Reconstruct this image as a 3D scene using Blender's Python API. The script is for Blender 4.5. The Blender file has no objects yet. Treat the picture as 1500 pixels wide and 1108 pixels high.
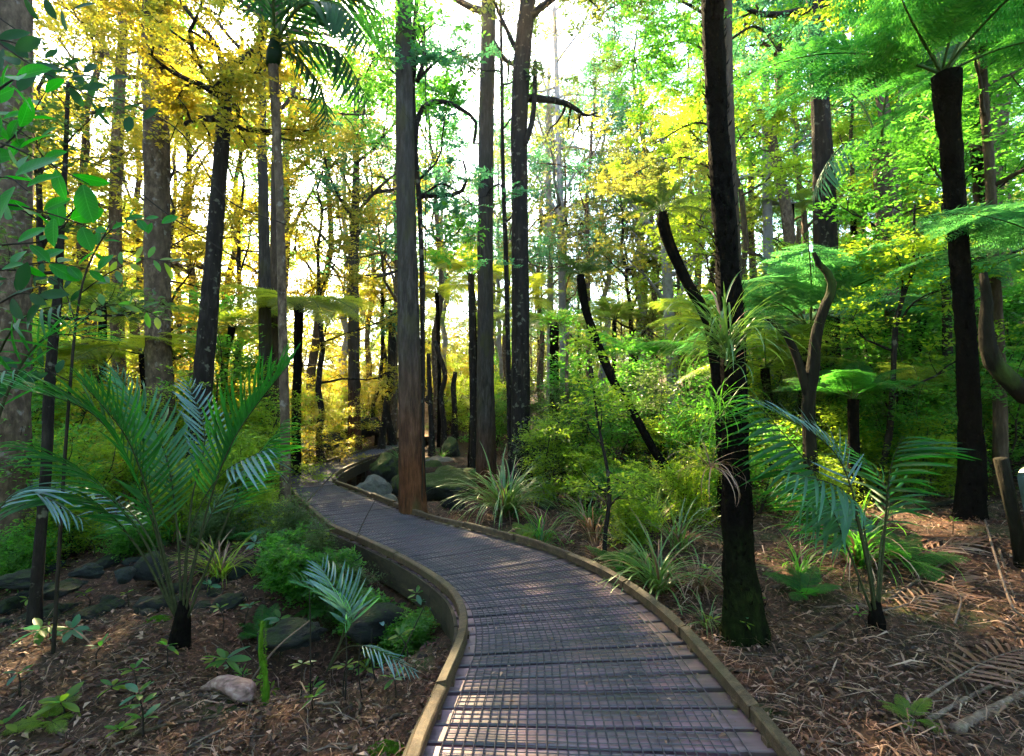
import bpy, math, random
import numpy as np
from mathutils import Matrix, Vector

# ------------------------------------------------------------------ camera, light, exposure
S = bpy.context.scene
C = S.collection
PITCH = math.radians(2.86)
CAMZ = 1.6
FPX = 720.0
cam_d = bpy.data.cameras.new('camera')
cam = bpy.data.objects.new('camera', cam_d); C.objects.link(cam)
cam.location = (0, 0, CAMZ); cam.rotation_euler = (math.pi/2 + PITCH, 0, 0)
cam_d.sensor_width = 36; cam_d.lens = 36*FPX/1500; cam_d.clip_end = 2000; cam_d.clip_start = 0.05
S.camera = cam

SUN_AZ = math.radians(22.0)      # to the left of straight ahead
SUN_EL = math.radians(39.0)
W = bpy.data.worlds.new('World'); S.world = W; W.use_nodes = True
wn = W.node_tree; bg = wn.nodes['Background']
sky = wn.nodes.new('ShaderNodeTexSky'); sky.sky_type = 'NISHITA'; sky.sun_disc = False
sky.sun_elevation = SUN_EL; sky.sun_rotation = -SUN_AZ
sky.air_density = 1.0; sky.dust_density = 1.0; sky.ozone_density = 1.0
wn.links.new(sky.outputs[0], bg.inputs[0]); bg.inputs[1].default_value = 0.15
sd = bpy.data.lights.new('sun', 'SUN'); sun = bpy.data.objects.new('sun', sd); C.objects.link(sun)
sd.energy = 5.0; sd.angle = math.radians(0.6); sd.color = (1.0, 0.78, 0.42)
sdir = Vector((-math.sin(SUN_AZ)*math.cos(SUN_EL), math.cos(SUN_AZ)*math.cos(SUN_EL), math.sin(SUN_EL)))
sun.rotation_euler = sdir.to_track_quat('Z', 'Y').to_euler()
sun.location = sdir*60

S.render.engine = 'CYCLES'
S.view_settings.view_transform = 'Standard'; S.view_settings.look = 'None'
S.view_settings.exposure = 3.45; S.view_settings.gamma = 1.0
cy = S.cycles
cy.max_bounces = 7; cy.diffuse_bounces = 4; cy.glossy_bounces = 2; cy.transmission_bounces = 5
cy.transparent_max_bounces = 4; cy.sample_clamp_indirect = 4.0
cy.use_denoising = True; cy.caustics_reflective = False; cy.caustics_refractive = False
cy.use_adaptive_sampling = True; cy.adaptive_threshold = 0.02

# ------------------------------------------------------------------ helpers
_cp, _sp = math.cos(PITCH), math.sin(PITCH)
def ray(u, v):
    a, b = (u-750)/FPX, (554-v)/FPX
    return np.array([a, _cp - _sp*b, _sp + _cp*b])
def P(u, v, Y):                       # point seen at photo position (u,v) at depth Y
    r = ray(u, v); return np.array([0, 0, CAMZ]) + r*(Y/r[1])
def G(u, v, z=0.0):                   # point of the level z seen at (u,v)
    r = ray(u, v); return np.array([0, 0, CAMZ]) + r*((z-CAMZ)/r[2])

_lat = np.random.RandomState(5).rand(256, 256)
def vn(x, y):
    x = np.asarray(x, float); y = np.asarray(y, float)
    xi = np.floor(x).astype(int); yi = np.floor(y).astype(int)
    fx = x-xi; fy = y-yi; fx = fx*fx*(3-2*fx); fy = fy*fy*(3-2*fy)
    g = lambda i, j: _lat[i & 255, j & 255]
    return (g(xi, yi)*(1-fx)+g(xi+1, yi)*fx)*(1-fy) + (g(xi, yi+1)*(1-fx)+g(xi+1, yi+1)*fx)*fy
def fbm(x, y, o=3):
    s = 0; a = 1; t = 0
    for k in range(o):
        s = s + a*vn(x*2**k+17*k, y*2**k+31*k); t += a; a *= .5
    return s/t - .5

CH = np.array([(-30, 10.5), (-14, 11.5), (-6.5, 12.2), (-3.8, 12.0), (-1.35, 10.6), (1.2, 12.0), (4.5, 14.5), (9, 19), (20, 30)], float)
def chan_d(x, y):
    best = np.full(np.shape(x), 1e9)
    for a, b in zip(CH[:-1], CH[1:]):
        d = b-a; L = (d*d).sum()
        t = np.clip(((x-a[0])*d[0]+(y-a[1])*d[1])/L, 0, 1)
        best = np.minimum(best, np.hypot(x-a[0]-t*d[0], y-a[1]-t*d[1]))
    return best
def hgt(x, y):
    x = np.asarray(x, float); y = np.asarray(y, float)
    z = -0.16 + 0*x
    sm = lambda a, b, t: np.clip((t-a)/(b-a), 0, 1)**2*(3-2*np.clip((t-a)/(b-a), 0, 1))
    z = z + .09*sm(1.0, 1.8, x)*(1-sm(8, 12, y))
    z = z + 0.22*fbm(x*.35+3, y*.35) + 0.09*fbm(x*1.3, y*1.3+9)
    z = z + 0.42*sm(1.6, 5.5, x)*sm(1.0, 5, y) + 0.30*np.clip(x-6, 0, 60)*sm(3, 9, y)*.9
    z = z + 0.10*np.clip(-x-7, 0, 40)
    r = np.clip(y-20, 0, None); z = z + 1.6*sm(18.5, 26, y) + 0.05*np.clip(y-26, 0, 80)
    z = z - 1.15*np.exp(-(chan_d(x, y)/1.35)**4)
    z = z - 0.55*np.exp(-(((x+1.55)/.75)**2+((y-4.1)/.8)**2)**1.5)
    z = z - 0.22*np.exp(-(((x+4.6)/2.2)**2+((y-4.9)/.9)**2))
    # keep the ground under the boardwalk deck
    return z
def h1(x, y): return float(hgt(np.array([x]), np.array([y]))[0])

MATS = {}
def mesh(name, V, Q=None, T=None, mat=None, smooth=False, var=None, uv=None):
    V = np.asarray(V, np.float32)
    me = bpy.data.meshes.new(name)
    nq = 0 if Q is None else len(Q); nt = 0 if T is None else len(T)
    me.vertices.add(len(V)); me.vertices.foreach_set('co', V.ravel())
    idx = []
    if nq: idx.append(np.asarray(Q, np.int32).ravel())
    if nt: idx.append(np.asarray(T, np.int32).ravel())
    idx = np.concatenate(idx)
    me.loops.add(len(idx)); me.loops.foreach_set('vertex_index', idx)
    me.polygons.add(nq+nt)
    st = np.concatenate([np.arange(nq)*4, nq*4+np.arange(nt)*3]).astype(np.int32)
    me.polygons.foreach_set('loop_start', st)
    if smooth: me.polygons.foreach_set('use_smooth', np.ones(nq+nt, bool))
    else: me.polygons.foreach_set('use_smooth', np.zeros(nq+nt, bool))
    if var is not None:
        a = me.attributes.new('var', 'FLOAT', 'POINT'); a.data.foreach_set('value', np.asarray(var, np.float32))
    if mat is not None: me.materials.append(MATS[mat])
    me.update(calc_edges=True); me.validate()
    return me
def link(name, me, parent=None, M=None, label=None, cat=None, group=None, kind=None, loc=None):
    o = bpy.data.objects.new(name, me); C.objects.link(o)
    if parent is not None: o.parent = parent
    if M is not None: o.matrix_basis = M
    if loc is not None: o.location = loc
    if label: o['label'] = label
    if cat: o['category'] = cat
    if group: o['group'] = group
    if kind: o['kind'] = kind
    return o
def thing(name, label, cat, loc=(0, 0, 0), group=None, rz=0):
    o = link(name, None, label=label, cat=cat, group=group, loc=Vector([float(t) for t in loc])); o.rotation_euler[2] = rz
    return o
def copy_thing(o, loc, rz=0, sc=1.0, label=None, group=None):
    r = o.copy(); C.objects.link(r); r.location = Vector([float(t) for t in loc]); r.rotation_euler = (0, 0, rz)
    r.scale = (sc, sc, sc) if np.isscalar(sc) else sc
    if label: r['label'] = label
    if group: r['group'] = group
    for ch in list(o.children):
        c = ch.copy(); C.objects.link(c); c.parent = r
        for g in list(ch.children):
            d = g.copy(); C.objects.link(d); d.parent = c
    return r

class MB:                              # collects arrays, builds one mesh
    def __init__(s): s.V = []; s.Q = []; s.T = []; s.A = []; s.n = 0
    def add(s, V, Q=None, T=None, var=None):
        V = np.asarray(V, float)
        s.V.append(V)
        if Q is not None and len(Q): s.Q.append(np.asarray(Q)+s.n)
        if T is not None and len(T): s.T.append(np.asarray(T)+s.n)
        s.A.append(np.full(len(V), .5) if var is None else (np.full(len(V), var) if np.isscalar(var) else np.asarray(var)))
        s.n += len(V)
    def build(s, name, mat, smooth=False):
        return mesh(name, np.concatenate(s.V), np.concatenate(s.Q) if s.Q else None, np.concatenate(s.T) if s.T else None, mat, smooth, np.concatenate(s.A))

def norm(a):
    a = np.asarray(a, float); return a/np.maximum(np.linalg.norm(a, axis=-1, keepdims=True), 1e-9)
def tube(path, rad, n=8, rough=0.0, rng=None, ridges=0, cap=True, phase=0.0):
    path = np.asarray(path, float); k = len(path); rad = np.broadcast_to(np.asarray(rad, float), (k,))
    tan = norm(np.gradient(path, axis=0))
    ref = np.array([0, 1, 0.]) if abs(tan[0][2]) > .7 else np.array([0, 0, 1.])
    s = norm(np.cross(tan, ref)); t = np.cross(s, tan)
    th = np.arange(n)*2*np.pi/n+phase
    R = np.ones((k, n))
    if ridges:
        R += rough*(.5*np.sin(th*ridges+1.3)[None, :] + .5*np.sin(th*(ridges*2+1)+np.arange(k)[:, None]*.35))
    if rng is not None and rough: R += rough*(rng.rand(k, n)-.5)
    V = path[:, None, :] + rad[:, None, None]*R[..., None]*(np.cos(th)[None, :, None]*s[:, None, :]+np.sin(th)[None, :, None]*t[:, None, :])
    V = V.reshape(-1, 3)
    i = np.arange(k-1)[:, None]*n; j = np.arange(n)[None, :]; j2 = (j+1) % n
    Q = np.stack([i+j, i+j2, i+n+j2, i+n+j], -1).reshape(-1, 4)
    T = []
    if cap:
        V = np.concatenate([V, path[:1], path[-1:]]); a = k*n
        T = [(a, (q+1) % n, q) for q in range(n)] + [(a+1, (k-1)*n+q, (k-1)*n+(q+1) % n) for q in range(n)]
    return V, Q, T
def spline(pts, n):
    pts = np.asarray(pts, float)
    if len(pts) == 2: return pts[0]+(pts[1]-pts[0])*np.linspace(0, 1, n)[:, None]
    p = np.concatenate([[2*pts[0]-pts[1]], pts, [2*pts[-1]-pts[-2]]])
    m = len(pts)-1; t = np.linspace(0, m-1e-6, n); i = t.astype(int); f = (t-i)[:, None]
    a, b, c, d = p[i], p[i+1], p[i+2], p[i+3]
    return .5*((2*b)+(-a+c)*f+(2*a-5*b+4*c-d)*f*f+(-a+3*b-3*c+d)*f**3)
def leaves(C0, N, D, L, Wd, fold=.15):
    """diamond leaves: centre/base C0, normal N, direction D, length L, width Wd -> V,Q"""
    D = norm(D); N = norm(N - (N*D).sum(-1, keepdims=True)*D); Sd = np.cross(D, N)
    L = np.asarray(L)[:, None]; Wd = np.asarray(Wd)[:, None]
    a = C0; b = C0+D*L*.45+Sd*Wd*.5+N*L*fold*.5; c = C0+D*L - N*L*fold*.6; d = C0+D*L*.45-Sd*Wd*.5+N*L*fold*.5
    V = np.stack([a, b, c, d], 1).reshape(-1, 3)
    return V, np.arange(len(V)).reshape(-1, 4)
def box(a, b):
    x0, y0, z0 = a; x1, y1, z1 = b
    V = np.array([(x0, y0, z0), (x1, y0, z0), (x1, y1, z0), (x0, y1, z0), (x0, y0, z1), (x1, y0, z1), (x1, y1, z1), (x0, y1, z1)], float)
    return V, np.array([(0, 3, 2, 1), (4, 5, 6, 7), (0, 1, 5, 4), (1, 2, 6, 5), (2, 3, 7, 6), (3, 0, 4, 7)])
def frame(o, d, up):                    # matrix with Y along d, Z near up
    d = norm(d); up = np.asarray(up, float); z = norm(up-(up*d).sum()*d); x = np.cross(d, z)
    return x, d, z
def mat4(o, d, up, s=(1, 1, 1)):
    x, y, z = frame(o, d, up)
    M = np.eye(4); M[:3, 0] = x*s[0]; M[:3, 1] = y*s[1]; M[:3, 2] = z*s[2]; M[:3, 3] = o
    return Matrix(M.tolist())

# landmarks that things are told apart by
MARKS = [(40, 'at the left edge'), (125, 'behind the slender sapling trunk'), (205, 'left of the rough brown trunk'), (270, 'around the rough brown trunk'), (350, 'behind the leaning dark trunk'), (440, 'near the close pair of trunks'), (500, 'left of the forked tree'), (560, 'right of the forked tree'), (625, 'near the kerbside trunk'), (690, 'in the gap right of the kerbside trunk'), (735, 'behind the middle straight trunk'), (800, 'near the lichen spotted trunk'), (870, 'left of the bent tree fern'), (940, 'around the bent tree fern'), (1010, 'right of the bent tree fern'), (1080, 'behind the big black trunk'), (1150, 'just right of the big black trunk'), (1230, 'around the S shaped trunk'), (1300, 'near the small tree fern stump'), (1370, 'right of the thin dark sapling'), (1440, 'around the upper right tree fern trunk'), (1510, 'by the slanting limb'), (9999, 'at the right edge')]
DIST = [(5.6, 'closest'), (7, 'near'), (9, 'close'), (12, 'middle distance'), (16, 'set back'), (22, 'distant'), (30, 'far'), (999, 'farthest')]
def where_label(base, p, sc, grp=None):
    u = 750+p[0]/p[1]*FPX; m = [t for a, t in MARKS if u <= a][0] if u < 9999 else MARKS[-1][1]; d = [t for a, t in DIST if p[1] <= a][0]
    z = 'small ' if sc < .7 else 'tall ' if sc > 1.02 else ''
    if p[1] < 5.4: d = 'foreground'
    return ' '.join((z+d+' '+base+' '+m).split()[:16])

# ------------------------------------------------------------------ materials
class NT:
    def __init__(s, name):
        s.m = bpy.data.materials.new(name); s.m.use_nodes = True; s.t = s.m.node_tree; s.n = s.t.nodes; s.n.clear()
        s.out = s.n.new('ShaderNodeOutputMaterial'); MATS[name] = s.m
    def a(s, typ, **k):
        x = s.n.new('ShaderNode'+typ)
        for q, v in k.items(): setattr(x, q, v)
        return x
    def l(s, a, b): s.t.links.new(a, b)
    def noise(s, scale, detail=3, vec=None, dim='3D', rough=.55):
        x = s.a('TexNoise'); x.inputs['Scale'].default_value = scale; x.inputs['Detail'].default_value = detail; x.inputs['Roughness'].default_value = rough
        if vec is not None: s.l(vec, x.inputs['Vector'])
        return x.outputs['Fac']
    def ramp(s, fac, stops):
        x = s.a('ValToRGB'); e = x.color_ramp.elements
        while len(e) < len(stops): e.new(.5)
        for k, (p, c) in enumerate(stops): e[k].position = p; e[k].color = (*c, 1) if len(c) == 3 else c
        s.l(fac, x.inputs[0]); return x.outputs[0]
    def mix(s, fac, a, b, typ='MIX'):
        x = s.a('Mix'); x.data_type = 'RGBA'; x.blend_type = typ
        for i, v in ((0, fac), (6, a), (7, b)):
            if hasattr(v, 'is_linked') or hasattr(v, 'links'): s.l(v, x.inputs[i])
            elif isinstance(v, (int, float)): x.inputs[i].default_value = v
            else: x.inputs[i].default_value = (*v, 1)
        return x.outputs[2]
    def math(s, op, a, b=None):
        x = s.a('Math'); x.operation = op
        for i, v in ((0, a), (1, b)):
            if v is None: continue
            if isinstance(v, (int, float)): x.inputs[i].default_value = v
            else: s.l(v, x.inputs[i])
        return x.outputs[0]
    def mapped(s, sc, coord='Object'):
        c = s.a('TexCoord'); m = s.a('Mapping'); s.l(c.outputs[coord], m.inputs[0]); m.inputs['Scale'].default_value = sc
        return m.outputs[0]
    def pbr(s, col, rough=.6, spec=.3, bump=None, bstr=.4, bdist=.02):
        p = s.a('BsdfPrincipled')
        if isinstance(col, tuple): p.inputs['Base Color'].default_value = (*col, 1)
        else: s.l(col, p.inputs['Base Color'])
        if isinstance(rough, (int, float)): p.inputs['Roughness'].default_value = rough
        else: s.l(rough, p.inputs['Roughness'])
        p.inputs['Specular IOR Level'].default_value = spec
        if bump is not None:
            b = s.a('Bump'); b.inputs['Strength'].default_value = bstr; b.inputs['Distance'].default_value = bdist
            s.l(bump, b.inputs['Height']); s.l(b.outputs[0], p.inputs['Normal'])
        return p.outputs[0]
    def surf(s, o): s.l(o, s.out.inputs['Surface'])

def leaf_mat(name, cols, tcol, tr=.45, rough=.42, spec=.4, fine=0, tlo=None, veins=False):
    """cols: three base colours from dark to light; tcol: what the leaf lets through"""
    t = NT(name)
    at = t.a('Attribute'); at.attribute_name = 'var'
    oi = t.a('ObjectInfo')
    f = t.math('ADD', t.math('MULTIPLY', at.outputs['Fac'], .75), t.math('MULTIPLY', oi.outputs['Random'], .25))
    col = t.ramp(f, [(0.1, cols[0]), (.5, cols[1]), (.9, cols[2])])
    if fine:
        nz = t.noise(fine, 2, t.mapped((1, .25, 1)))
        col = t.mix(t.math('MULTIPLY', nz, .6), col, tuple(c*.5 for c in cols[0]))
    if veins:
        sx = t.a('SeparateXYZ'); t.l(t.a('TexCoord').outputs['Object'], sx.inputs[0]); ax = t.math('ABSOLUTE', sx.outputs[0])
        mid = t.math('LESS_THAN', ax, .012); sv = t.math('GREATER_THAN', t.math('SINE', t.math('MULTIPLY', t.math('SUBTRACT', sx.outputs[1], t.math('MULTIPLY', ax, .9)), 62)), .93)
        vf = t.math('MULTIPLY', t.math('MAXIMUM', mid, t.math('MULTIPLY', sv, .5)), .6)
        col = t.mix(vf, col, tuple(min(1, c*2.2+.03) for c in cols[2]))
        bl = t.ramp(t.noise(5, 3, t.mapped((1, 1, 1))), [(.62, (0, 0, 0)), (.72, (.7, .7, .7))]); col = t.mix(bl, col, (.06, .06, .02))
    p = t.pbr(col, rough, spec)
    tl = t.a('BsdfTranslucent')
    tc = t.mix(f, tlo or tuple(c*.7 for c in tcol), tcol)
    t.l(tc, tl.inputs[0])
    m = t.a('MixShader'); m.inputs[0].default_value = tr
    t.l(p, m.inputs[1]); t.l(tl.outputs[0], m.inputs[2]); t.surf(m.outputs[0])

leaf_mat('leaf_gold', ((.025, .050, .008), (.09, .090, .012), (.20, .15, .02)), (.98, .60, .025), .55, tlo=(.24, .40, .04))  # backlit sun glow put into the leaf colour
leaf_mat('leaf_lime', ((.014, .040, .008), (.06, .12, .014), (.14, .20, .02)), (.72, .86, .03), .55, tlo=(.30, .58, .04))  # dark end deepened to put undergrowth shade into the colour
leaf_mat('leaf_green', ((.008, .030, .008), (.028, .09, .014), (.07, .16, .02)), (.28, .74, .04), .52, tlo=(.06, .34, .04))
leaf_mat('leaf_dark', ((.014, .030, .010), (.028, .055, .014), (.05, .085, .02)), (.14, .26, .04), .4)
leaf_mat('leaf_blue', ((.018, .055, .028), (.03, .10, .055), (.05, .16, .09)), (.12, .44, .16), .45)
leaf_mat('leaf_olive', ((.02, .035, .012), (.055, .07, .016), (.11, .10, .02)), (.55, .48, .05), .5, tlo=(.10, .22, .05))
leaf_mat('leaf_broad', ((.006, .05, .006), (.010, .09, .008), (.02, .13, .012)), (.025, .50, .008), .42, .5, .22, veins=True)
leaf_mat('leaf_nikau', ((.004, .028, .010), (.010, .055, .014), (.022, .10, .022)), (.06, .40, .02), .42, .42, .28, tlo=(.02, .16, .02))
leaf_mat('leaf_palm_dark', ((.006, .022, .010), (.010, .04, .014), (.018, .06, .02)), (.03, .16, .03), .3, .55, .12)
leaf_mat('leaf_sedge', ((.03, .08, .015), (.06, .13, .03), (.12, .18, .06)), (.22, .42, .06), .35, .35, .7)
leaf_mat('leaf_fern', ((.010, .040, .012), (.022, .08, .018), (.05, .13, .03)), (.16, .56, .04), .55, .5, .22, tlo=(.03, .22, .05))
leaf_mat('leaf_fern_blue', ((.02, .07, .035), (.05, .14, .07), (.12, .25, .15)), (.18, .58, .12), .5, .45, .35, tlo=(.05, .24, .08))
leaf_mat('leaf_fern_sunlit', ((.03, .05, .01), (.08, .10, .014), (.15, .16, .02)), (.80, .78, .04), .55, .5, .2, tlo=(.34, .48, .04))  # yellow of backlit fronds put into the colour
leaf_mat('leaf_fern_lime', ((.05, .08, .012), (.09, .14, .016), (.14, .19, .02)), (.52, .66, .05), .5, .45, .3, tlo=(.14, .36, .05))
leaf_mat('leaf_dead', ((.08, .036, .022), (.19, .095, .062), (.38, .24, .19)), (.30, .18, .09), .2, .6, .3)
leaf_mat('leaf_silver', ((.015, .06, .055), (.05, .12, .12), (.15, .23, .25)), (.10, .26, .16), .25, .36, .6)

leaf_mat('litter_dark', ((.015, .006, .004), (.06, .020, .011), (.13, .052, .034)), (.1, .05, .03), .1, .6, .3)
leaf_mat('litter_mid', ((.05, .018, .010), (.14, .058, .036), (.30, .17, .13)), (.1, .05, .03), .1, .6, .3)
def bark(name, c0, c1, c2, sc=(9, 9, 2.2), moss=None, bstr=.8, lich=None, mossn=2.0, mossh=.55, foot=None, spec=.12):
    t = NT(name)
    v = t.mapped(sc); n = t.noise(1.6, 6, v, rough=.65)
    col = t.ramp(n, [(.3, c0), (.5, c1), (.72, c2)])
    big = t.noise(.9, 3, t.mapped((1, 1, .5)))
    col = t.mix(t.ramp(big, [(.35, (0, 0, 0)), (.7, (1, 1, 1))]), col, tuple(a*.6+b*.3 for a, b in zip(c0, c2)))
    if lich:
        ln = t.noise(9, 4, t.mapped((1, 1, 1)))
        col = t.mix(t.ramp(ln, [(.60, (0, 0, 0)), (.66, (1, 1, 1))]), col, lich)
    if foot:
        sx = t.a('SeparateXYZ'); t.l(t.a('TexCoord').outputs['Object'], sx.inputs[0]); z = t.math('ADD', sx.outputs[2], t.math('MULTIPLY', t.noise(2, 3, t.mapped((1, 1, 1))), 1.5))
        mp = t.a('MapRange'); t.l(z, mp.inputs[0]); mp.inputs[1].default_value = foot[0]; mp.inputs[2].default_value = foot[1]
        c2 = t.ramp(n, [(.3, foot[2]), (.5, foot[3]), (.72, foot[4])]); col = t.mix(mp.outputs[0], c2, col)
    if moss:
        ln = t.noise(mossn, 4, t.mapped((1, 1, .4)))
        col = t.mix(t.ramp(ln, [(mossh-.06, (0, 0, 0)), (mossh+.06, (1, 1, 1))]), col, moss)
    t.surf(t.pbr(col, .9, spec, n, bstr, .045))
bark('bark_brown', (.015, .010, .007), (.055, .036, .025), (.14, .10, .075))
bark('bark_grey', (.014, .009, .006), (.085, .056, .038), (.24, .165, .115), sc=(8, 8, 4), lich=(.17, .14, .12))
bark('bark_red', (.010, .008, .007), (.038, .030, .026), (.10, .082, .075), sc=(11, 11, 2), moss=(.05, .045, .018), mossh=.62, foot=(1.4, 3.6, (.020, .008, .004), (.075, .026, .011), (.14, .058, .028)))
bark('bark_dark', (.005, .004, .004), (.016, .012, .011), (.045, .036, .032), lich=(.09, .085, .065), spec=.08)
bark('bark_pale', (.12, .10, .10), (.22, .20, .20), (.36, .33, .33), sc=(6, 6, 4))
bark('bark_moss', (.003, .0025, .0016), (.009, .007, .004), (.028, .022, .012), moss=(.035, .055, .010), mossh=.6)
bark('fern_trunk', (.0016, .0014, .0012), (.004, .0032, .0028), (.012, .009, .007), sc=(14, 14, 8), spec=.03)
bark('fern_trunk_moss', (.0016, .0014, .0012), (.004, .0032, .0028), (.011, .009, .007), sc=(14, 14, 8), foot=(.35, 1.5, (.004, .005, .002), (.010, .016, .003), (.022, .036, .006)), spec=.03)
bark('twig', (.01, .008, .006), (.024, .018, .014), (.05, .038, .03))
bark('stick_pale', (.05, .03, .022), (.13, .085, .065), (.28, .20, .17), sc=(18, 18, 5), bstr=.4)
bark('stick_dark', (.03, .02, .015), (.07, .045, .034), (.14, .10, .08), sc=(14, 14, 5))
bark('moss_bright', (.03, .075, .004), (.07, .17, .008), (.14, .29, .015), sc=(20, 20, 20))
bark('stipe', (.015, .020, .008), (.03, .035, .014), (.06, .06, .03), sc=(20, 20, 20), bstr=.1)
bark('rachis', (.03, .06, .015), (.05, .09, .02), (.08, .12, .03), sc=(20, 20, 20), bstr=.1)

def m_ground():
    t = NT('soil')
    v = t.mapped((1, 1, 1))
    n1 = t.noise(2.2, 5, v); n2 = t.noise(19, 6, v, rough=.75); n3 = t.noise(.5, 3, v)
    col = t.ramp(n2, [(.34, (.006, .003, .002)), (.48, (.035, .013, .008)), (.60, (.10, .042, .026)), (.72, (.22, .115, .085))])
    col = t.mix(t.ramp(n1, [(.35, (0, 0, 0)), (.65, (.8, .8, .8))]), col, (.03, .018, .012))
    grn = t.ramp(t.noise(1.1, 5, v), [(.58, (0, 0, 0)), (.68, (.7, .7, .7))])
    col = t.mix(grn, col, (.035, .055, .012))
    t.surf(t.pbr(col, .9, .2, n2, .8, .03))
    t = NT('path_earth'); v = t.mapped((1, 1, 1))
    col = t.ramp(t.noise(7, 5, v), [(.3, (.16, .09, .055)), (.6, (.32, .19, .12)), (.8, (.42, .28, .2))])
    t.surf(t.pbr(col, .9, .2, t.noise(20, 4, v), .5, .02))
m_ground()
def m_rock(name, c0, c1, moss, mh):
    t = NT(name); v = t.mapped((1, 1, 1)); oi = t.a('ObjectInfo')
    vv = t.a('VectorMath'); vv.operation = 'ADD'; t.l(v, vv.inputs[0]); t.l(oi.outputs['Location'], vv.inputs[1]); v = vv.outputs[0]
    n = t.noise(3.5, 6, v, rough=.65); n2 = t.noise(30, 3, v)
    col = t.mix(n2, t.ramp(n, [(.3, c0), (.7, c1)]), tuple(c*.5 for c in c0))
    g = t.a('NewGeometry'); sx = t.a('SeparateXYZ'); t.l(g.outputs['Normal'], sx.inputs[0])
    up = t.math('ADD', t.math('MULTIPLY', sx.outputs[2], .35), t.noise(2.5, 4, v))
    mc = t.mix(t.noise(9, 4, v), tuple(c*.45 for c in moss), tuple(min(1, c*1.5) for c in moss))
    col = t.mix(t.ramp(up, [(mh, (0, 0, 0)), (mh+.12, (1, 1, 1))]), col, mc)
    t.surf(t.pbr(col, .8, .3, t.noise(5, 8, v, rough=.75), 1.0, .12))
m_rock('rock_moss', (.02, .02, .016), (.09, .09, .075), (.06, .08, .016), .50)
m_rock('rock_dark', (.006, .006, .007), (.028, .029, .03), (.02, .032, .008), .72)
m_rock('rock_pale', (.14, .12, .10), (.34, .31, .27), (.10, .10, .05), .92)
m_rock('rock_blue', (.010, .014, .016), (.06, .08, .09), (.02, .03, .01), .8)

def m_deck():
    t = NT('deck_plank'); v = t.mapped((1.6, 20, 20)); oi = t.a('ObjectInfo')
    vv = t.a('VectorMath'); vv.operation = 'ADD'; t.l(v, vv.inputs[0])
    cx = t.a('CombineXYZ'); t.l(t.math('MULTIPLY', oi.outputs['Random'], 90), cx.inputs[0]); t.l(cx.outputs[0], vv.inputs[1])
    g = t.noise(1.5, 5, vv.outputs[0], rough=.6)
    v2 = t.mapped((1, 1, 1)); 
    big = t.noise(1.7, 4, t.a('TexCoord').outputs['Object'] if False else v2)
    col = t.ramp(g, [(.3, (.010, .006, .010)), (.52, (.052, .032, .048)), (.75, (.18, .115, .15))])
    col = t.mix(t.ramp(big, [(.44, (0, 0, 0)), (.62, (.9, .9, .9))]), col, (.26, .125, .165))
    col = t.mix(t.math('MULTIPLY', t.ramp(oi.outputs['Random'], [(.35, (0, 0, 0)), (1, (1, 1, 1))]), .55), col, (.022, .018, .022))
    # moss near the right-hand ends
    sx = t.a('SeparateXYZ'); t.l(t.a('TexCoord').outputs['Object'], sx.inputs[0])
    at = t.a('Attribute'); at.attribute_name = 'var'
    edge = t.ramp(at.outputs['Fac'], [(.84, (0, 0, 0)), (.95, (1, 1, 1))])
    col = t.mix(t.math('MULTIPLY', edge, .6), col, (.06, .044, .034))
    mo = t.math('MULTIPLY', edge, t.ramp(t.noise(7, 4, v2), [(.57, (0, 0, 0)), (.66, (.8, .8, .8))]))
    col = t.mix(mo, col, (.14, .19, .012))
    rg = t.ramp(t.noise(5, 3, v2), [(.3, (.28, .28, .28)), (.7, (.6, .6, .6))])
    t.surf(t.pbr(col, rg, .55, g, .5, .006))
    t = NT('kerb_wood'); v = t.mapped((16, 16, 16)); g = t.noise(1.1, 8, v, rough=.78)
    col = t.ramp(g, [(.3, (.010, .006, .003)), (.5, (.050, .027, .013)), (.72, (.15, .088, .050))])
    big = t.noise(2.2, 4, t.mapped((1, 1, 1)))
    col = t.mix(t.ramp(big, [(.5, (0, 0, 0)), (.66, (.55, .55, .55))]), col, (.055, .042, .020))
    t.surf(t.pbr(col, .6, .35, g, .7, .012))
    t = NT('beam_wood'); g = t.noise(9, 6, t.mapped((1, 1, 2.5)), rough=.7); t.surf(t.pbr(t.ramp(g, [(.3, (.008, .006, .004)), (.6, (.04, .028, .016)), (.8, (.08, .06, .03))]), .75, .25, g, .6, .01))
    t = NT('netting'); t.surf(t.pbr((.035, .027, .038), .5, .4))
    t = NT('water'); n = t.noise(6, 3, t.mapped((1, 1, 1)))
    t.surf(t.pbr((.010, .018, .022), .06, .7, n, .25, .03))
    t = NT('sign_blue'); n = t.noise(6, 4, t.mapped((1, 1, 1)))
    t.surf(t.pbr(t.ramp(n, [(.3, (.01, .035, .05)), (.7, (.03, .08, .10))]), .35, .5))
    t = NT('sign_rim'); n = t.noise(12, 4, t.mapped((1, 1, 1)))
    t.surf(t.pbr(t.ramp(n, [(.3, (.025, .04, .038)), (.7, (.07, .10, .095))]), .5, .5))
m_deck()
rng = np.random.RandomState(11); random.seed(11)

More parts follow.
